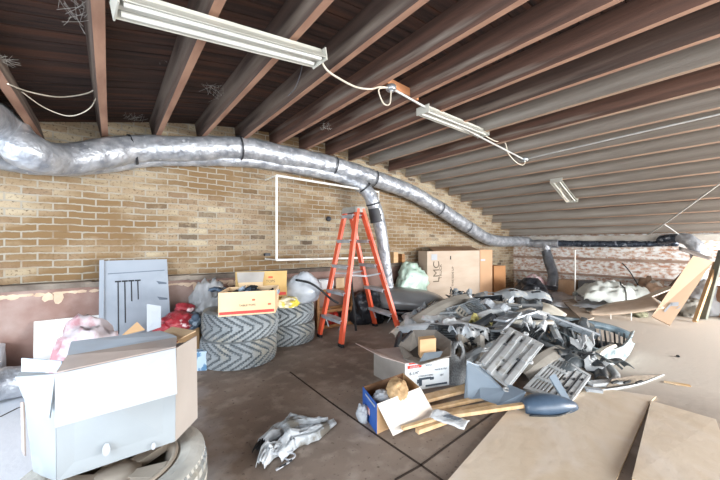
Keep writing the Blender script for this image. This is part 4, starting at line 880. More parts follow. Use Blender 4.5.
# ------------------------------------------------------------------ boxes in front of the heap
M_BLUE = mat('blue_printed_board', '#2f5fae', '#234b93', rough=.5, scale=4)
M_WFLAP = mat('off_white_flap', '#d3cdc6', '#c8c1b9', rough=.7, scale=3, c3='#d9bfa6', s3=3, t3=(.6, .75))
N_ = Z(377, 434); R_ = Z(420, 414); Lf = Z(363, 413); BK = R_+(Lf-N_)
bx = thing('printed_box', 'small open box with blue side and one wide white flap on the floor', 'box', (N_+BK)/2); hh = .155; u = Vector((0, 0, hh))
MB().panel([Lf, N_, N_+u, Lf+u], .004).build('blue_side', M_BLUE, bx)
MB().panel([N_, R_, R_+u, N_+u], .004).build('plain_side', M_KRAFT, bx)
MB().panel([R_, BK, BK+u, R_+u], .004).build('plain_side', M_KRAFT, bx)
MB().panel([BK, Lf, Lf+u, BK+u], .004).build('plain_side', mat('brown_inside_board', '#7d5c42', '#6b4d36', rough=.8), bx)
MB().panel([q+Vector((0, 0, .004)) for q in (N_, R_, BK, Lf)], .004).build('bottom_board', M_KRAFT, bx)
e = (N_-Lf).normalized(); nf = Vector((e.y, -e.x, 0)); nf = nf if nf.dot(Vector((0, 0, 0))-N_) > 0 else -nf
MB().panel([Lf+e*.07+u*.30+nf*.004, Lf+e*.12+u*.30+nf*.004, Lf+e*.12+u*.52+nf*.004, Lf+e*.07+u*.52+nf*.004], .001).build('orange_mark', mat('red_and_cream_print', '#d8705a', '#d9d0d0', rough=.6, scale=40), bx)
MB().panel([Lf+e*.05+u*.84+nf*.004, N_-e*.02+u*.84+nf*.004, N_-e*.02+u*.90+nf*.004, Lf+e*.05+u*.90+nf*.004], .001).build('white_band', M_CW, bx)
vf = FR(-.05, .079, -.135)
MB().panel([N_+u+Vector((0, 0, .002)), R_+u+Vector((0, 0, .002)), R_+u+vf, N_+u+vf], .003).build('wide_flap', M_WFLAP, bx)
pb = thing('padded_envelope', 'crumpled brown paper parcel in the blue sided box', 'parcel', W(398, 386, 1.85)-Vector((0, 0, .05)))
lump(W(397, 386, 1.83)-Vector((0, 0, .06)), .085, .055, .05, 81, mat('brown_parcel_paper', '#c7a67c', '#a98961', rough=.7, bump=.5), 'wrapper', '', '', parent=pb, amp=.2, fine=.2, rot=.8, flat=False)
lump(W(382, 396, 1.80)-Vector((0, 0, .04)), .05, .04, .035, 82, M_CW, 'paper_wad', 'crumpled white paper wad in the blue sided box', 'paper', amp=.4, fine=.3, flat=False)
lump(Z(362, 421), .02, .03, .045, 83, M_CW, 'paper_wad', 'crumpled white paper wad on the floor against the blue box side', 'paper', amp=.4, fine=.3)
# white tool carton
b0 = Z(405, 392); b1 = Z(449, 385); bL = Z(374, 375); h2 = .19; u = Vector((0, 0, h2)); dd = (bL-b0)
bx = thing('tool_carton', 'white printed tool carton with a red label and open flaps beside the heap', 'box', b0)
M_TOOL = mat('white_tool_carton', '#d4dbe0', '#c6ced4', rough=.5); M_TOOLD = mat('grey_tool_carton_side', '#a09a94', '#8d8781', rough=.7, scale=5)
M_PRINT = mat('dark_blue_print', '#3d4c5c', '#2f3c4a', rough=.6)
MB().panel([b0, b1, b1+u, b0+u], .004).build('front_side', M_TOOL, bx)
MB().panel([b0+dd, b0, b0+u, b0+dd+u], .004).build('end_side', M_TOOLD, bx)
MB().panel([b1, b1+dd, b1+dd+u, b1+u], .004).build('end_side', M_TOOLD, bx)
MB().panel([b1+dd, b0+dd, b0+dd+u, b1+dd+u], .004).build('rear_side', M_TOOLD, bx)
MB().panel([q+Vector((0, 0, .004)) for q in (b0, b1, b1+dd, b0+dd)], .004).build('bottom_board', M_TOOLD, bx)
MB().panel([b0+u, b0+dd+u, b0+dd+u+FR(.06, -.14, .03), b0+u+FR(.02, -.16, .04)], .004).build('flap', mat('pinkish_grey_board', '#b8a8a2', '#a89892', rough=.8), bx)
MB().panel([b0+u, b1+u, b1+dd+u, b0+dd+u], .004).build('top_board', MATS['pinkish_grey_board'], bx)
ex = (b1-b0).normalized(); L_ = (b1-b0).length; nf = Vector((ex.y, -ex.x, 0))*.003
def of(a, z_): return b0+ex*a*L_+nf+Vector((0, 0, z_*h2))
def rect(a0, z0, a1, z1, m, nm): MB().panel([of(a0, z0), of(a1, z0), of(a1, z1), of(a0, z1)], .001).build(nm, m, bx)
rect(.05, .80, .36, .91, mat('red_label', '#d8402f', '#cb3526', rough=.5), 'red_label'); rect(.08, .95, .36, 1.0, MATS['red_label'], 'red_label')
text('makita', .026, frame(of(.205, .855)+nf*.4, ex, (0, 0, 1)), 'printed_name', M_CW, bx)
text('XDT12', .016, frame(of(.52, .84), ex, (0, 0, 1)), 'printed_line', M_PRINT, bx)
text('6-1/4"', .030, frame(of(.2, .62), ex, (0, 0, 1)), 'printed_line', M_PRINT, bx)
text('MADE IN USA', .016, frame(of(.80, .64), ex, (0, 0, 1)), 'printed_line', M_PRINT, bx); text('CORDLESS DRILL', .015, frame(of(.46, .48), ex, (0, 0, 1)), 'printed_line', M_PRINT, bx)
text('18V', .020, frame(of(.82, .42), ex, (0, 0, 1)), 'printed_line', M_PRINT, bx)
for a0, z0, a1, z1 in ((.30, .34, .58, .42), (.30, .14, .37, .34), (.55, .30, .64, .40), (.26, .24, .34, .38), (.45, .07, .95, .14), (.05, .06, .09, .14)): rect(a0, z0, a1, z1, M_PRINT, 'printed_picture')
# grey bin with a brown carton lying on the tool carton
M_GBIN = mat('dusty_grey_brown_plastic', '#85807a', '#6e6963', rough=.6, scale=5, bump=.1)
M_EDGE = mat('pale_grey_plastic', '#bfc4c8', '#a6abb0', rough=.45, scale=6)
bn = thing('open_bin', 'grey open topped plastic housing tipped over the white tool carton', 'bin', W(425, 362, 2.45))
q = [W(398.5, 345, 2.34), W(404, 359, 2.18), W(421, 365, 2.08), W(451, 356, 2.22), W(451, 341, 2.42), W(436, 330, 2.58), W(413, 330, 2.58)]
lo_ = [p+(W(425, 352, 2.30)-p)*.42 for p in q]
for p in lo_: p.z = .197
for i in range(len(q)): 
    j = (i+1) % len(q); MB().panel([q[i], q[j], lo_[j], lo_[i]], .006).build('side_wall', M_GBIN, bn)
MB().panel(lo_, .006).build('floor_plate', mat('dark_bin_floor', '#4c4844', '#3c3936', rough=.7), bn)
ob_ = thing('cardboard_box', 'little tan carton standing in the tipped grey housing', 'box', W(428, 356, 2.4))
solidbox(ob_, Vector((*W(420, 356, 2.20).xy, .2005)), Vector((*W(436, 354, 2.24).xy, .2005)), FR(.07, 0, 0), .125, M_KRAFT)
tag(MB().panel([W(419, 362, 2.13), W(424, 353, 2.17), W(443, 351, 2.2), W(440, 357, 2.17)], .006).build('plastic_plate', mat('blue_grey_plate', '#6f7880', '#5c656d', rough=.4)), 'dark blue grey plate leaning on the little tan carton', 'plate')
tag(MB().bar(W(402, 341, 2.36), W(412, 331, 2.5), .02, .01).build('dark_strip', M_BAND), 'short dark strip on the rim of the tipped housing', 'strip')
# speaker-like cover
M_SPK = mat('perforated_grey_plastic', '#76797b', '#5f6264', rough=.6, scale=90, lo=.45, hi=.55)
g = []; S0, S1, S2, S3 = W(449, 386, 2.22), W(467, 384, 2.28), W(464, 338, 2.5), W(449, 343, 2.42)
for i in range(21):
    row = []
    for j in range(11):
        uu, vv_ = j/10, i/20; wdn = 1 if vv_ < .6 else (1-((vv_-.6)/.4)**2*.55)
        p = S0.lerp(S1, .5+(uu-.5)*wdn).lerp(S3.lerp(S2, .5+(uu-.5)*wdn), vv_); row.append(p+FR(-.03*math.sin(math.pi*uu), 0, 0))
    g.append(row)
tag(MB().sheet(g, .008, hole=lambda i, j: ((i-15)/3.1)**2+((j-5)/2.6)**2 < 1).build('speaker_cover', M_SPK), 'grey perforated speaker cover with an oval hole beside the white tool carton', 'cover')
# wooden slats
M_SLAT = mat('pale_pine', '#dcc09a', '#c9a67a', rough=.65, scale=3, stretch=(6, 6, 1))
for i, (a, b, wd, hg, z_, lb) in enumerate((((421, 403), (474, 389), .07, .02, .02, 'widest pale pine slat on the floor, just below the tool carton'), ((420, 415), (486, 400), .03, .02, .02, 'thin pine slat second below the tool carton'), ((425, 420), (503, 406), .035, .02, .02, 'pine slat crossing under the blue grey panel'), ((402, 437), (462, 419), .022, .015, .045, 'bent pine slat poking through the white flap'), ((440, 425), (548, 409), .03, .02, .045, 'longest pine slat ending under the dark mirror cover'), ((417, 435), (447, 424), .028, .022, .02, 'short stubby pine slat beside the clear package'))):
    p, q_ = Z(*a), Z(*b); p.z = q_.z = z_; tag(MB().bar(p, q_, wd, hg).build('pine_batten', M_SLAT), lb, 'batten', 'pine slats on the floor')
pk = thing('blister_package', 'clear crumpled package with a grey label by the white flap', 'package', Z(455, 430))
g = []
for i in range(13):
    u_ = i/12; row = []
    for j in range(7):
        v_ = j/6; p = Z(429, 427).lerp(Z(464, 440), u_).lerp(Z(438, 418).lerp(Z(470, 431), u_), v_); row.append(p+Vector((0, 0, .05+.012*math.sin(v_*math.pi)+.012*fbm(p, 14))))
    g.append(row)
MB().sheet(g, .004).build('clear_shell', mat('milky_clear_plastic', '#dfe2e4', '#c8cdd2', rough=.25, bump=.4), pk)
MB().panel([(g[4][2]+Vector((0, 0, .008))), (g[9][2]+Vector((0, 0, .008))), (g[10][4]+Vector((0, 0, .008))), (g[5][4]+Vector((0, 0, .008)))], .002).build('label_card', mat('grey_blue_label', '#8a939c', '#5d6670', rough=.6, scale=60), pk)
# ------------------------------------------------------------------ the heap of car trim
P_LG = mat('light_grey_plastic', '#c3c6c7', '#adb1b3', rough=.5, scale=6, c3='#a3a29e', s3=16, t3=(.58, .68))
P_MG = mat('mid_grey_plastic', '#9ba1a5', '#7f868b', rough=.5, scale=6, c3='#b0aea6', s3=16, t3=(.56, .66))
P_DG = mat('dark_grey_plastic', '#5b6266', '#474d51', rough=.45, scale=6, c3='#77756e', s3=16, t3=(.56, .68))
P_BK = mat('black_trim_plastic', '#33383c', '#26292d', rough=.4, scale=6, c3='#5a5853', s3=16, t3=(.58, .68))
P_BG = mat('blue_grey_plastic', '#98a7b5', '#8494a4', rough=.4, scale=3)
P_BR = mat('grey_brown_plastic', '#9b968d', '#827d75', rough=.6, scale=5)
P_SV = mat('silver_trim', '#c9d0d6', '#a3abb3', rough=.3, metal=.2, scale=6)
P_CR = mat('cream_plastic', '#e0dccf', '#d0cabc', rough=.5, scale=4)
def quadmap(q, off=0):         # local (u, v, h) on a 3-D quad
    a, b, c, d = q; n = (b-a).cross(d-a).normalized()
    if n.dot(co.location-a) < 0: n = -n
    return lambda u, v, h=0: a.lerp(b, u).lerp(d.lerp(c, u), v)+n*h
def slab(th, Q, u0, v0, u1, v1, h0, h1, m, nm, parent=True):
    v = [Q(u0, v0, h0), Q(u1, v0, h0), Q(u1, v1, h0), Q(u0, v1, h0), Q(u0, v0, h1), Q(u1, v0, h1), Q(u1, v1, h1), Q(u0, v1, h1)]
    mb = MB().add(v, [(3, 2, 1, 0), (4, 5, 6, 7), (0, 1, 5, 4), (1, 2, 6, 5), (2, 3, 7, 6), (3, 0, 4, 7)]); return mb.build(nm, m, th)
def slabs(th, Q, L, m, nm):
    mb = MB()
    for (u0, v0, u1, v1, h0, h1) in L:
        v = [Q(u0, v0, h0), Q(u1, v0, h0), Q(u1, v1, h0), Q(u0, v1, h0), Q(u0, v0, h1), Q(u1, v0, h1), Q(u1, v1, h1), Q(u0, v1, h1)]
        mb.add(v, [(3, 2, 1, 0), (4, 5, 6, 7), (0, 1, 5, 4), (1, 2, 6, 5), (2, 3, 7, 6), (3, 0, 4, 7)])
    return mb.build(nm, m, th)
# pale ribbed undertray
q = [W(476, 363, 2.26), W(509, 388, 2.02), W(544, 344, 2.48), W(508, 326, 2.8)]   # a->b short lower edge, c,d upper
ut = thing('ribbed_undertray', 'large pale grey ribbed plastic undertray tilted on the front of the heap', 'undertray', (q[0]+q[1])/2)
Q = quadmap(q)
slab(ut, Q, 0, 0, 1, 1, -.010, 0, P_LG, 'plate')
slabs(ut, Q, [(.10, .05, .22, .95, 0, .012), (.34, .0, .48, .92, 0, .014), (.60, .08, .72, .95, 0, .012), (.84, .03, .97, .9, 0, .012)], P_LG, 'raised_rib')
slabs(ut, Q, [(.25, .12, .30, .55, 0, .003), (.25, .62, .30, .9, 0, .003), (.51, .10, .56, .48, 0, .003), (.51, .56, .56, .86, 0, .003), (.76, .15, .80, .75, 0, .003)], P_BK, 'dark_slot')
slabs(ut, Q, [(.36, .70, .46, .86, .014, .024), (.84, .45, .96, .62, .012, .022)], P_LG, 'raised_pad')
for (u_, v_) in ((.05, .02), (.98, -.04), (.99, .55), (-.04, .3), (.02, .8), (.5, 1.03)):
    c = Q(u_, v_, -.002); n_ = (Q(0, 0, 1)-Q(0, 0, 0)).normalized(); x_ = (Q(1, 0)-Q(0, 0)).normalized(); R = Matrix((x_, n_.cross(x_), n_)).transposed()
    MB().lathe([(.007, -.006), (.024, -.006), (.024, .006), (.007, .006)], c, seg=14, rot=R, closed=True).build('screw_tab', P_LG, ut)
for (u_, v_) in ((.28, .57), (.53, .3), (.77, .45)): MB().lathe([(0, 0), (.012, 0), (.010, .01), (0, .01)], Q(u_, v_, .004), seg=10, rot=R).build('screw', P_DG, ut)
# blue-grey folded panel beneath
q = [W(467, 361, 2.2), W(468, 399, 1.97), W(519, 410, 1.87), W(526, 392, 1.95), W(508, 384, 2.06), W(480, 366, 2.24)]
bp_ = thing('folded_panel', 'smooth blue grey folded panel under the pale undertray', 'panel', q[1])
MB().panel([q[0], W(464, 398, 2.02), q[1], W(480, 398, 1.95), W(505, 391, 2.0), q[5]], .006).build('upper_face', P_BG, bp_)
MB().panel([W(480, 398, 1.95), W(498, 405, 1.9), q[2], q[3], q[4], W(505, 391, 2.0)], .006).build('lower_face', P_BG, bp_)
# slatted grille panel
q = [W(523, 389, 2.1), W(571, 403, 1.95), W(591, 376, 2.25), W(556, 355, 2.5)]
gp = thing('slatted_panel', 'pale slatted vent panel lying against the front end of the heap', 'vent panel', q[1]); Q = quadmap(q)
slabs(gp, Q, [(0, 0, 1, .06, -.012, .008), (0, .94, 1, 1, -.012, .008), (0, 0, .05, 1, -.012, .008), (.95, 0, 1, 1, -.012, .008)], P_LG, 'outer_frame')
slabs(gp, Q, [(.05+i*.075, .06, .09+i*.075, .94, -.006, .006) for i in range(6)], P_LG, 'slat'); slabs(gp, Q, [(.52, .05, .95, .92, -.008, .004)], P_LG, 'solid_half')
slabs(gp, Q, [(.64, .08, .67, .9, .004, .007), (.80, .08, .83, .9, .004, .007), (.56, .2, .6, .27, .004, .008), (.56, .5, .6, .57, .004, .008), (.73, .3, .77, .37, .004, .008), (.73, .6, .77, .67, .004, .008), (.88, .2, .92, .27, .004, .008), (.88, .7, .92, .77, .004, .008)], P_BK, 'dark_slot')
slabs(gp, Q, [(.0, .3, .55, .34, .0, .012), (.0, .66, .55, .70, .0, .012)], P_LG, 'cross_bar')
tag(MB().panel([W(549, 377, 2.08), W(555, 374, 2.12), W(570, 400, 1.93), W(563, 400, 1.92)], .01).build('trim_strip', P_BG), 'short blue grey strip lying across the slatted vent panel', 'strip')
# curved black trim behind grille
def sweep(name, label, pts, prof, m, cat, sub=6, up=(0, 0, 1), t=.005, group=None, taper=None, parent=None):
    P = [Vector(p) for p in pts]; S = []
    for i in range(len(P)-1):
        p0, p1, p2, p3 = P[max(i-1, 0)], P[i], P[i+1], P[min(i+2, len(P)-1)]
        for k in range(sub):
            s = k/sub; S.append(.5*((2*p1)+(p2-p0)*s+(2*p0-5*p1+4*p2-p3)*s*s+(3*p1-p0-3*p2+p3)*s**3))
    S.append(P[-1]); g = []; n = len(S)
    for i, p in enumerate(S):
        d = (S[min(i+1, n-1)]-S[max(i-1, 0)]).normalized(); y = Vector(up).cross(d).normalized(); z = d.cross(y); k = taper(i/(n-1)) if taper else 1
        g.append([p+y*a*k+z*b*k for a, b in prof])
    o = MB().sheet(g, t).build(name, m, parent)
    return o if parent is not None else tag(o, label, cat, group)
Cprof = [(-.05, -.03), (-.045, .0), (-.02, .02), (.02, .02), (.045, 0), (.05, -.03)]
sweep('arched_trim', 'glossy black arched trim curving round behind the slatted vent panel', [W(556, 352, 2.5), W(578, 354, 2.5), W(598, 364, 2.4), W(602, 378, 2.25)], [(a*.8, b) for a, b in Cprof], P_BK, 'trim')
sweep('arched_trim', 'pale grey arched trim looping down beside the black one', [W(584, 358, 2.55), W(604, 363, 2.5), W(616, 374, 2.35), W(612, 381, 2.25), W(592, 383, 2.2)], [(a*.5, b*.7) for a, b in Cprof], P_LG, 'trim')
bl = thing('curved_blade_trim', 'long pale curved trim with a brown inside pointing across the bare floor', 'trim', Z(620, 388))
sweep('edge', '', [Z(585, 393), Z(612, 390), Z(640, 384), Z(663, 375)], [(-.012, .02), (-.012, -.0), (.012, -.0), (.012, .01)], P_LG, '', parent=bl, taper=lambda t: 1.1-.6*t)
MB().panel([Z(606, 387, .015), Z(640, 382, .015), Z(661, 375, .015), Z(635, 375.5, .05), Z(612, 379, .06)], .004).build('inside_face', mat('mottled_brown_felt', '#8d8072', '#746859', rough=.9, scale=20), bl)
for px in (612, 624, 636): MB().bar(Z(px, 383, .045), Z(px+6, 381, .045), .012, .012).build('clip', P_BK, bl)
MB().bar(Z(590, 384, .03), Z(620, 381, .03), .05, .02).build('bracket', P_LG, bl)
MB().bar(Z(585, 389, .02), Z(602, 391, .02), .04, .02).build('bracket', P_SV, bl)
# mirror cover
mc = thing('mirror_cover', 'dark blue rounded mirror cover lying in front of the heap', 'mirror cover', Z(553, 418)); a = Z(529, 418); b = Z(583, 414); L_ = (b-a).length; x_ = (b-a).normalized(); y_ = Vector((-x_.y, x_.x, 0)); g = []
for i in range(21):
    u_ = i/20; wdt = .085*(math.sin(math.pi*min(1, (u_*.93+.03)))**.45)*(1-.25*u_); row = []
    for j in range(13):
        an = math.pi*j/12; row.append(a+x_*u_*L_-y_*math.cos(an)*wdt+y_*.06+Vector((0, 0, .006+(.105-.04*u_)*max(0, math.sin(an))**.6*math.sin(math.pi*min(.97, max(.06, u_*.9+.05)))**.4)))
    g.append(row)
MB().sheet(g, .006).build('painted_shell', mat('dusty_navy_paint', '#54687e', '#37485b', rough=.35, scale=5, c3='#8395a6', s3=3, t3=(.55, .75)), mc)
sweep('lower_rim', '', [a+y_*.0+Vector((0, 0, .01)), a+x_*L_*.5-y_*.02+Vector((0, 0, .01)), b+y_*.045+Vector((0, 0, .01))], [(-.01, .012), (.0, -.003), (.01, .0)], P_BK, '', parent=mc)
# chunky bumper end at the far side of the heap
be = thing('bumper_section', 'big cracked bumper section with exposed grid, at the heap end toward the bare floor', 'bumper', Z(610, 365))
bar_pts = [W(552, 334, 2.95), W(580, 348, 2.72), W(603, 357, 2.58), W(622, 352, 2.68), W(632, 337, 2.95)]
sweep('outer_skin', '', bar_pts, [(-.02, -.06), (.0, -.05), (.012, 0), (.005, .05), (-.02, .065)], mat('scuffed_pale_paint', '#b9c6c8', '#6e8086', rough=.4, scale=12, lo=.45, hi=.6), '', parent=be, sub=8)
sweep('inner_beam', '', [W(548, 318, 3.3), W(580, 322, 3.25), W(610, 328, 3.2), W(632, 337, 3.1)], [(-.04, -.03), (-.03, .02), (.03, .03), (.05, -.02)], mat('scuffed_steel_blue', '#788b95', '#4e5f69', rough=.4, scale=10, c3='#a9b4b6', s3=8, t3=(.58, .66)), '', parent=be)
sweep('inner_beam', '', [W(560, 338, 3.0), W(590, 343, 2.95), W(618, 347, 2.9)], [(-.03, -.02), (-.02, .02), (.02, .02), (.03, -.02)], MATS['scuffed_steel_blue'], '', parent=be)
rr = random.Random(12)
for i in range(15):
    t_ = i/14; p = W(556+68*t_, 324+10*t_, 3.15-.1*t_); q_ = W(568+58*t_-2, 348+9*t_-(8*max(0, t_-.7)/.3), 2.78); MB().bar(p+Vector((0, 0, .0)), q_+Vector((0, 0, rr.uniform(-.02, .02))), .014, .02).build('rib', [P_BK, P_SV, P_DG, P_LG][i % 4], be)
for i in range(4):
    t_ = (i+.5)/4; p = W(575+50*t_, 338+4*t_, 3.05-.05*t_); MB().box(p-Vector((0, 0, .05)), (.08, .05, .05), Matrix.Rotation(.4, 3, 'Z')).build('foam_block', [P_BK, P_DG][i % 2], be)
MB().panel([W(556, 345, 2.95), W(600, 362, 2.66), W(622, 358, 2.7), W(625, 345, 2.95), W(560, 335, 3.1)], .01).build('under_plate', P_BK, be)
# ---- individual pieces of the heap
def hill(f, r):                # approximate height of the heap
    a = ((r-1.45)/1.05)**2+((f-3.4)/1.08)**2; return .33*max(0, 1-a)**.7
def shell_piece(kind, p, q, wd, m, tilt, rnd):
    p, q = Vector(p), Vector(q); x = (q-p); L = x.length; x.normalize(); y = Vector((0, 0, 1)).cross(x).normalized(); z = x.cross(y); ct, st = math.cos(tilt), math.sin(tilt); y, z = y*ct+z*st, z*ct-y*st
    F = lambda a, b, c: p+x*a*L+y*b*wd+z*c
    parts = []
    if kind == 'bumper':
        bow = rnd.uniform(.05, .12)*L; g = [[F(i/16, -.5+j/8, bow*math.sin(math.pi*i/16)+.22*wd*math.sin(math.pi*j/8)+.02*math.sin(i)) for j in range(9)] for i in range(17)]
        parts.append(MB().sheet(g, .005, smooth=False, hole=lambda i, j: (3 <= j <= 4 and i % 5 in (2, 3)) or (j == 6 and i % 2)))
    elif kind == 'liner':
        g = [[F(i/14, -.5+j/6, .25*L*math.sin(math.pi*i/14)*.45+.014*math.sin(j*2.5)+.01*noise.noise(Vector((i, j, rnd.random())))) for j in range(7)] for i in range(15)]
        parts.append(MB().sheet(g, .004))
    elif kind == 'door panel':
        g = [[F(i/14, (-.5+j/10)*(1-.3*abs(i/14-.4)), .03*math.sin(math.pi*j/10)+.04*(1 if 3 <= j <= 5 and 3 < i < 11 else 0)+.008*math.sin(i*1.3)) for j in range(11)] for i in range(15)]
        parts.append(MB().sheet(g, .005, smooth=False, hole=lambda i, j: 7 <= j <= 8 and 4 <= i <= 8))
    elif kind == 'sill strip':
        bow = rnd.uniform(-.04, .08)*L; g = [[F(i/18, a, b+bow*math.sin(math.pi*i/18)) for a, b in ((-.5, -.015), (-.45, .01), (-.1, .02), (.3, .015), (.5, -.012))] for i in range(19)]
        mb = MB().sheet(g, .004, smooth=False)
        for k in range(2, 17, 3): mb.bar(F(k/18, -.4, -.004+bow*math.sin(math.pi*k/18)), F(k/18, .4, -.004+bow*math.sin(math.pi*k/18)), .006, .012)
        parts.append(mb)
    elif kind == 'grille':
        mb = MB(); n = 7
        for (a0, b0, a1, b1) in ((0, -.5, 1, -.5), (0, .5, 1, .5), (0, -.5, 0, .5), (1, -.5, 1, .5)): mb.bar(F(a0, b0, 0), F(a1, b1, 0), .016, .018, up=z)
        parts.append(mb); m2 = MB()
        for k in range(1, n): m2.bar(F(0, -.5+k/n, 0), F(1, -.5+k/n, 0), .006, .012, up=z)
        for k in range(1, 4): m2.bar(F(k/4, -.5, 0), F(k/4, .5, 0), .008, .01, up=z)
        parts.append(m2)
    elif kind == 'bracket':
        n = 8; g = [[F(i/8, -.5+j/6, .05*math.sin(i*1.1)+.03*math.cos(j)) for j in range(7)] for i in range(9)]
        mb = MB().sheet(g, .006, hole=lambda i, j: (i, j) in ((2, 2), (2, 3), (5, 2), (5, 4), (6, 3)), smooth=False)
        for k in range(3): mb.tube([F(.2+.3*k, .2, -.03), F(.2+.3*k, .2, .05)], .012, seg=8)
        parts.append(mb)
    elif kind == 'ribbed panel':
        mb = MB(); n = rnd.randint(4, 7); bend = rnd.uniform(-.05, .05)
        def pl(a0, b0, a1, b1, h0, h1):
            v = [F(a0, b0, h0), F(a1, b0, h0+bend), F(a1, b1, h0), F(a0, b1, h0), F(a0, b0, h1), F(a1, b0, h1+bend), F(a1, b1, h1), F(a0, b1, h1)]
            mb.add(v, [(3, 2, 1, 0), (4, 5, 6, 7), (0, 1, 5, 4), (1, 2, 6, 5), (2, 3, 7, 6), (3, 0, 4, 7)])
        pl(0, -.5, 1, -.42, -.01, .012); pl(0, .42, 1, .5, -.01, .012); pl(0, -.42, .07, .42, -.008, .008); pl(.93, -.42, 1, .42, -.008, .008); pl(.3, -.42, .55, .42, -.006, .004)
        for k in range(n): b_ = -.40+.8*k/n; pl(.07, b_, .93, b_+.8/n*.55, -.004, .008)
        for a_, b_ in ((-.04, -.45), (1.0, .3)): pl(a_, b_, a_+.05, b_+.12, -.004, .006)
        parts.append(mb)
    elif kind == 'hose':
        pp = [F(i/5, .5*math.sin(i*1.7), .04*math.cos(i*2.1)) for i in range(6)]; parts.append(MB().tube(pp, wd*.12, seg=9, sub=5))
    elif kind == 'wire bundle':
        mb = MB()
        for k in range(5):
            pp = [F(i/6, .35*noise.noise(Vector((i*.9, k*2.2, 1))), .12*noise.noise(Vector((k*1.7, i*.8, 4)))) for i in range(7)]; mb.tube(pp, .005, seg=5, sub=4)
        parts.append(mb)
    return parts
NAMES = {'ribbed panel': 'ribbed_tray', 'bumper': 'bumper_cover', 'liner': 'wheel_arch_liner', 'door panel': 'door_trim_panel', 'sill strip': 'trim_strip', 'grille': 'grille', 'bracket': 'plastic_bracket', 'hose': 'hose', 'wire bundle': 'wire_bundle'}
SECOND = {'grille': 'mesh_bars'}
def piece(kind, p, q, wd, m, tilt, label, cat=None, group=None, seed=0):
    rnd = random.Random(seed); parts = shell_piece(kind, p, q, wd, m, tilt, rnd)
    low = min(b.lo() for b in parts)
    if low < .004:
        for b in parts: b.xf(Matrix.Translation((0, 0, .004-low)))
    o = parts[0].build(NAMES[kind], m); tag(o, label, cat or kind, group)
    for b in parts[1:]: b.build(SECOND.get(kind, 'rib'), m, o)
    return o
EYE = [  # kind, from pixel, to pixel (with distance ahead), width, material, tilt, label
 ('sill strip', (398, 329.5, 2.9), (470, 331, 3.0), .09, P_SV, .3, 'long silver trim strip jutting from the heap over the tipped housing'),
 ('door panel', (405, 322, 3.3), (452, 320, 3.2), .22, P_LG, .5, 'light grey door panel resting behind the tipped grey housing'),
 ('sill strip', (414, 322, 3.2), (468, 297, 3.6), .14, P_BR, .5, 'grey brown sill strip slanting up the ladder side of the heap'),
 ('sill strip', (420, 328, 3.1), (500, 302, 3.5), .11, P_SV, .6, 'wide silver strip slanting up to the crest of the heap'),
 ('sill strip', (438, 330, 3.0), (508, 306, 3.3), .09, P_LG, .8, 'pale strip just below the wide silver strip'),
 ('bumper', (425, 333, 2.9), (498, 340, 2.8), .16, P_DG, .7, 'dark grey slotted bumper cover above the speaker cover'),
 ('grille', (440, 334, 2.8), (500, 337, 2.75), .18, P_BK, .6, 'black slatted grille above the pale undertray'),
 ('bumper', (475, 300, 3.9), (548, 297, 3.9), .2, P_MG, .4, 'mid grey bumper cover lying along the crest of the heap'),
 ('liner', (485, 318, 3.2), (500, 345, 2.9), .22, P_DG, .5, 'curled dark grey arch liner in the middle of the heap'),
 ('liner', (528, 306, 3.7), (560, 320, 3.4), .26, P_CR, .3, 'cream arch liner on the shoulder of the heap facing the bare floor'),
 ('bumper', (516, 302, 3.8), (556, 312, 3.6), .2, P_DG, .2, 'dark bumper cover tucked beside the cream arch liner'),
 ('door panel', (505, 315, 3.3), (590, 330, 3.2), .20, P_LG, .5, 'long pale panel sweeping down toward the cracked bumper section'),
 ('sill strip', (500, 322, 3.1), (575, 327, 3.15), .12, P_LG, .5, 'pale grey sill strip across the middle of the heap'),
 ('sill strip', (548, 316, 3.5), (580, 336, 3.2), .05, P_CR, .2, 'narrow cream strip below the cream arch liner'),
 ('bumper', (470, 316, 3.3), (540, 318, 3.3), .16, P_MG, .5, 'grey bumper cover under the crest of the heap'),
 ('sill strip', (395, 352, 2.6), (400, 333, 2.85), .04, P_BK, .2, 'short black strip beside the tipped housing'),
 ('bracket', (455, 350, 2.7), (485, 352, 2.6), .22, P_BR, .7, 'grey brown bracket plate with holes behind the speaker cover'),
 ('bracket', (452, 296, 4.0), (472, 297, 3.9), .14, P_MG, .5, 'bent grey bracket sticking up at the ladder end of the crest'),
 ('wire bundle', (450, 292, 4.0), (478, 296, 4.0), .10, P_BK, 0, 'black wire bundle on the ladder end of the crest'),
 ('bracket', (484, 306, 3.6), (510, 309, 3.5), .16, P_CR, .4, 'cream bracket just below the crest'),
 ('hose', (500, 304, 3.6), (530, 308, 3.6), .12, P_BK, 0, 'black ribbed hose below the crest'),
 ('door panel', (536, 340, 2.9), (572, 350, 2.75), .20, P_DG, .5, 'dark door panel between the undertray and the cracked bumper section'),
 ('bumper', (515, 340, 2.9), (560, 362, 2.6), .18, P_BK, .3, 'black bumper cover beneath the pale undertray edge'),
 ('sill strip', (522, 378, 2.3), (562, 352, 2.6), .12, P_BR, .4, 'grey brown strip slanting up behind the slatted vent panel'),
 ('liner', (538, 352, 2.6), (556, 362, 2.5), .10, P_LG, .4, 'small pale arch piece by the undertray corner'),
 ('bracket', (470, 322, 3.1), (492, 326, 3.0), .12, mat('yellowish_plastic', '#c9c07a', '#b7ad66', rough=.5), .3, 'yellowish bracket scrap in the middle of the heap'),
]
for i, (k, a, b, wd, m, tl, lb) in enumerate(EYE): piece(k, W(*a), W(*b), wd, m, tl, lb, seed=i)
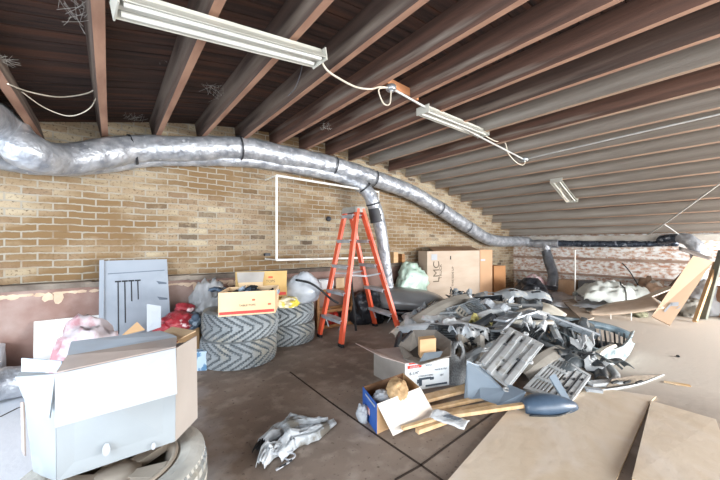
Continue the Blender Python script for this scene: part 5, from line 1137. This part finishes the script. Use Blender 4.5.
# small brown carton caught in the heap
tb = thing('cardboard_box', 'small tan carton caught in the heap above the undertray', 'box', W(546, 333, 3.1))
solidbox(tb, W(537, 335, 3.05), W(556, 337, 3.0), FR(.12, .02), .07, M_KRAFT)
rr = random.Random(21); kinds = ['bumper', 'ribbed panel', 'door panel', 'sill strip', 'grille', 'bracket', 'sill strip', 'ribbed panel', 'sill strip']
colr = [(P_LG, 'light grey'), (P_MG, 'mid grey'), (P_DG, 'dark grey'), (P_BK, 'black'), (P_BR, 'grey brown'), (P_SV, 'silver'), (P_LG, 'light grey'), (P_CR, 'cream'), (P_MG, 'mid grey')]
cnt = 0; USED = set(); LAND = [('speaker cover', 458, 362), ('pale undertray', 510, 358), ('slatted vent panel', 556, 380), ('cracked bumper section', 600, 348), ('tipped grey housing', 425, 345), ('wide silver strip', 460, 315), ('wire bundle on the crest', 464, 294), ('cream arch liner', 545, 312), ('small tan carton in the heap', 546, 336), ('crest bumper cover', 510, 299), ('yellowish scrap', 480, 324)]
for layer, (zf, n, cols) in enumerate(((.15, 16, (1, 2, 3, 4)), (.5, 26, (0, 1, 2, 3, 4, 5)), (.9, 58, range(9)))):
    for i in range(n):
        while True:
            r_ = rr.uniform(.4, 2.15); f_ = rr.uniform(2.4, 4.4)
            if hill(f_, r_) > .04: break
        k = kinds[rr.randrange(9)] if layer else ['bumper', 'door panel', 'liner'][i % 3]; m, cn = colr[list(cols)[rr.randrange(len(cols))]]
        an = rr.gauss(.15, .6); L = rr.uniform(.2, .5)*(1 if layer > 1 else 1.3)
        if k in ('bracket',): L *= .5
        if k == 'sill strip': L *= 1.5
        wd = {'ribbed panel': .16, 'bumper': .14, 'liner': .16, 'door panel': .2, 'sill strip': .07, 'grille': .14, 'bracket': .12, 'hose': .12}[k]*rr.uniform(.8, 1.2)
        z0 = hill(f_, r_)*zf+.03; d = FR(math.sin(an), math.cos(an))*L/2; c = FR(f_, r_, z0)
        p = c-d; q_ = c+d; fr2 = lambda v: (sy_*v.x+cy*v.y, cy*v.x-sy_*v.y)
        for e_ in (p, q_): ff, r2 = fr2(e_); e_.z = max(.02, hill(ff, r2)*zf+.03+rr.uniform(-.02, .03))
        noun = NAMES[k].replace('_', ' ').replace('plastic ', '').replace(' trim', ''); px = 360+FPX*r_/f_; py = 243+FPX*(H-z0)/f_; lab = None
        for dd_, nm_, lx, ly in sorted((math.hypot(px-lx, py-ly), nm_, lx, ly) for nm_, lx, ly in LAND)[:5]:
            rel = ('above' if py < ly else 'below') if abs(py-ly) > abs(px-lx) else ('on the ladder side of' if px < lx else 'on the bare floor side of')
            for pre in ((('long ' if L > .42 else 'short ')+cn), (('twisted ' if abs(an) > .6 else 'level ')+cn)):
                l2 = '%s %s %s the %s' % (pre, noun, rel, nm_)
                if l2 not in USED and len(l2.split()) <= 15: lab = l2; break
            if lab: break
        USED.add(lab)
        piece(k, p, q_, wd, m, rr.uniform(-.5, .9), lab, noun, 'loose car trim pieces in the heap', seed=100+cnt); cnt += 1
# clean helper marks
for o in bpy.data.objects:
    if '_o' in o: del o['_o']
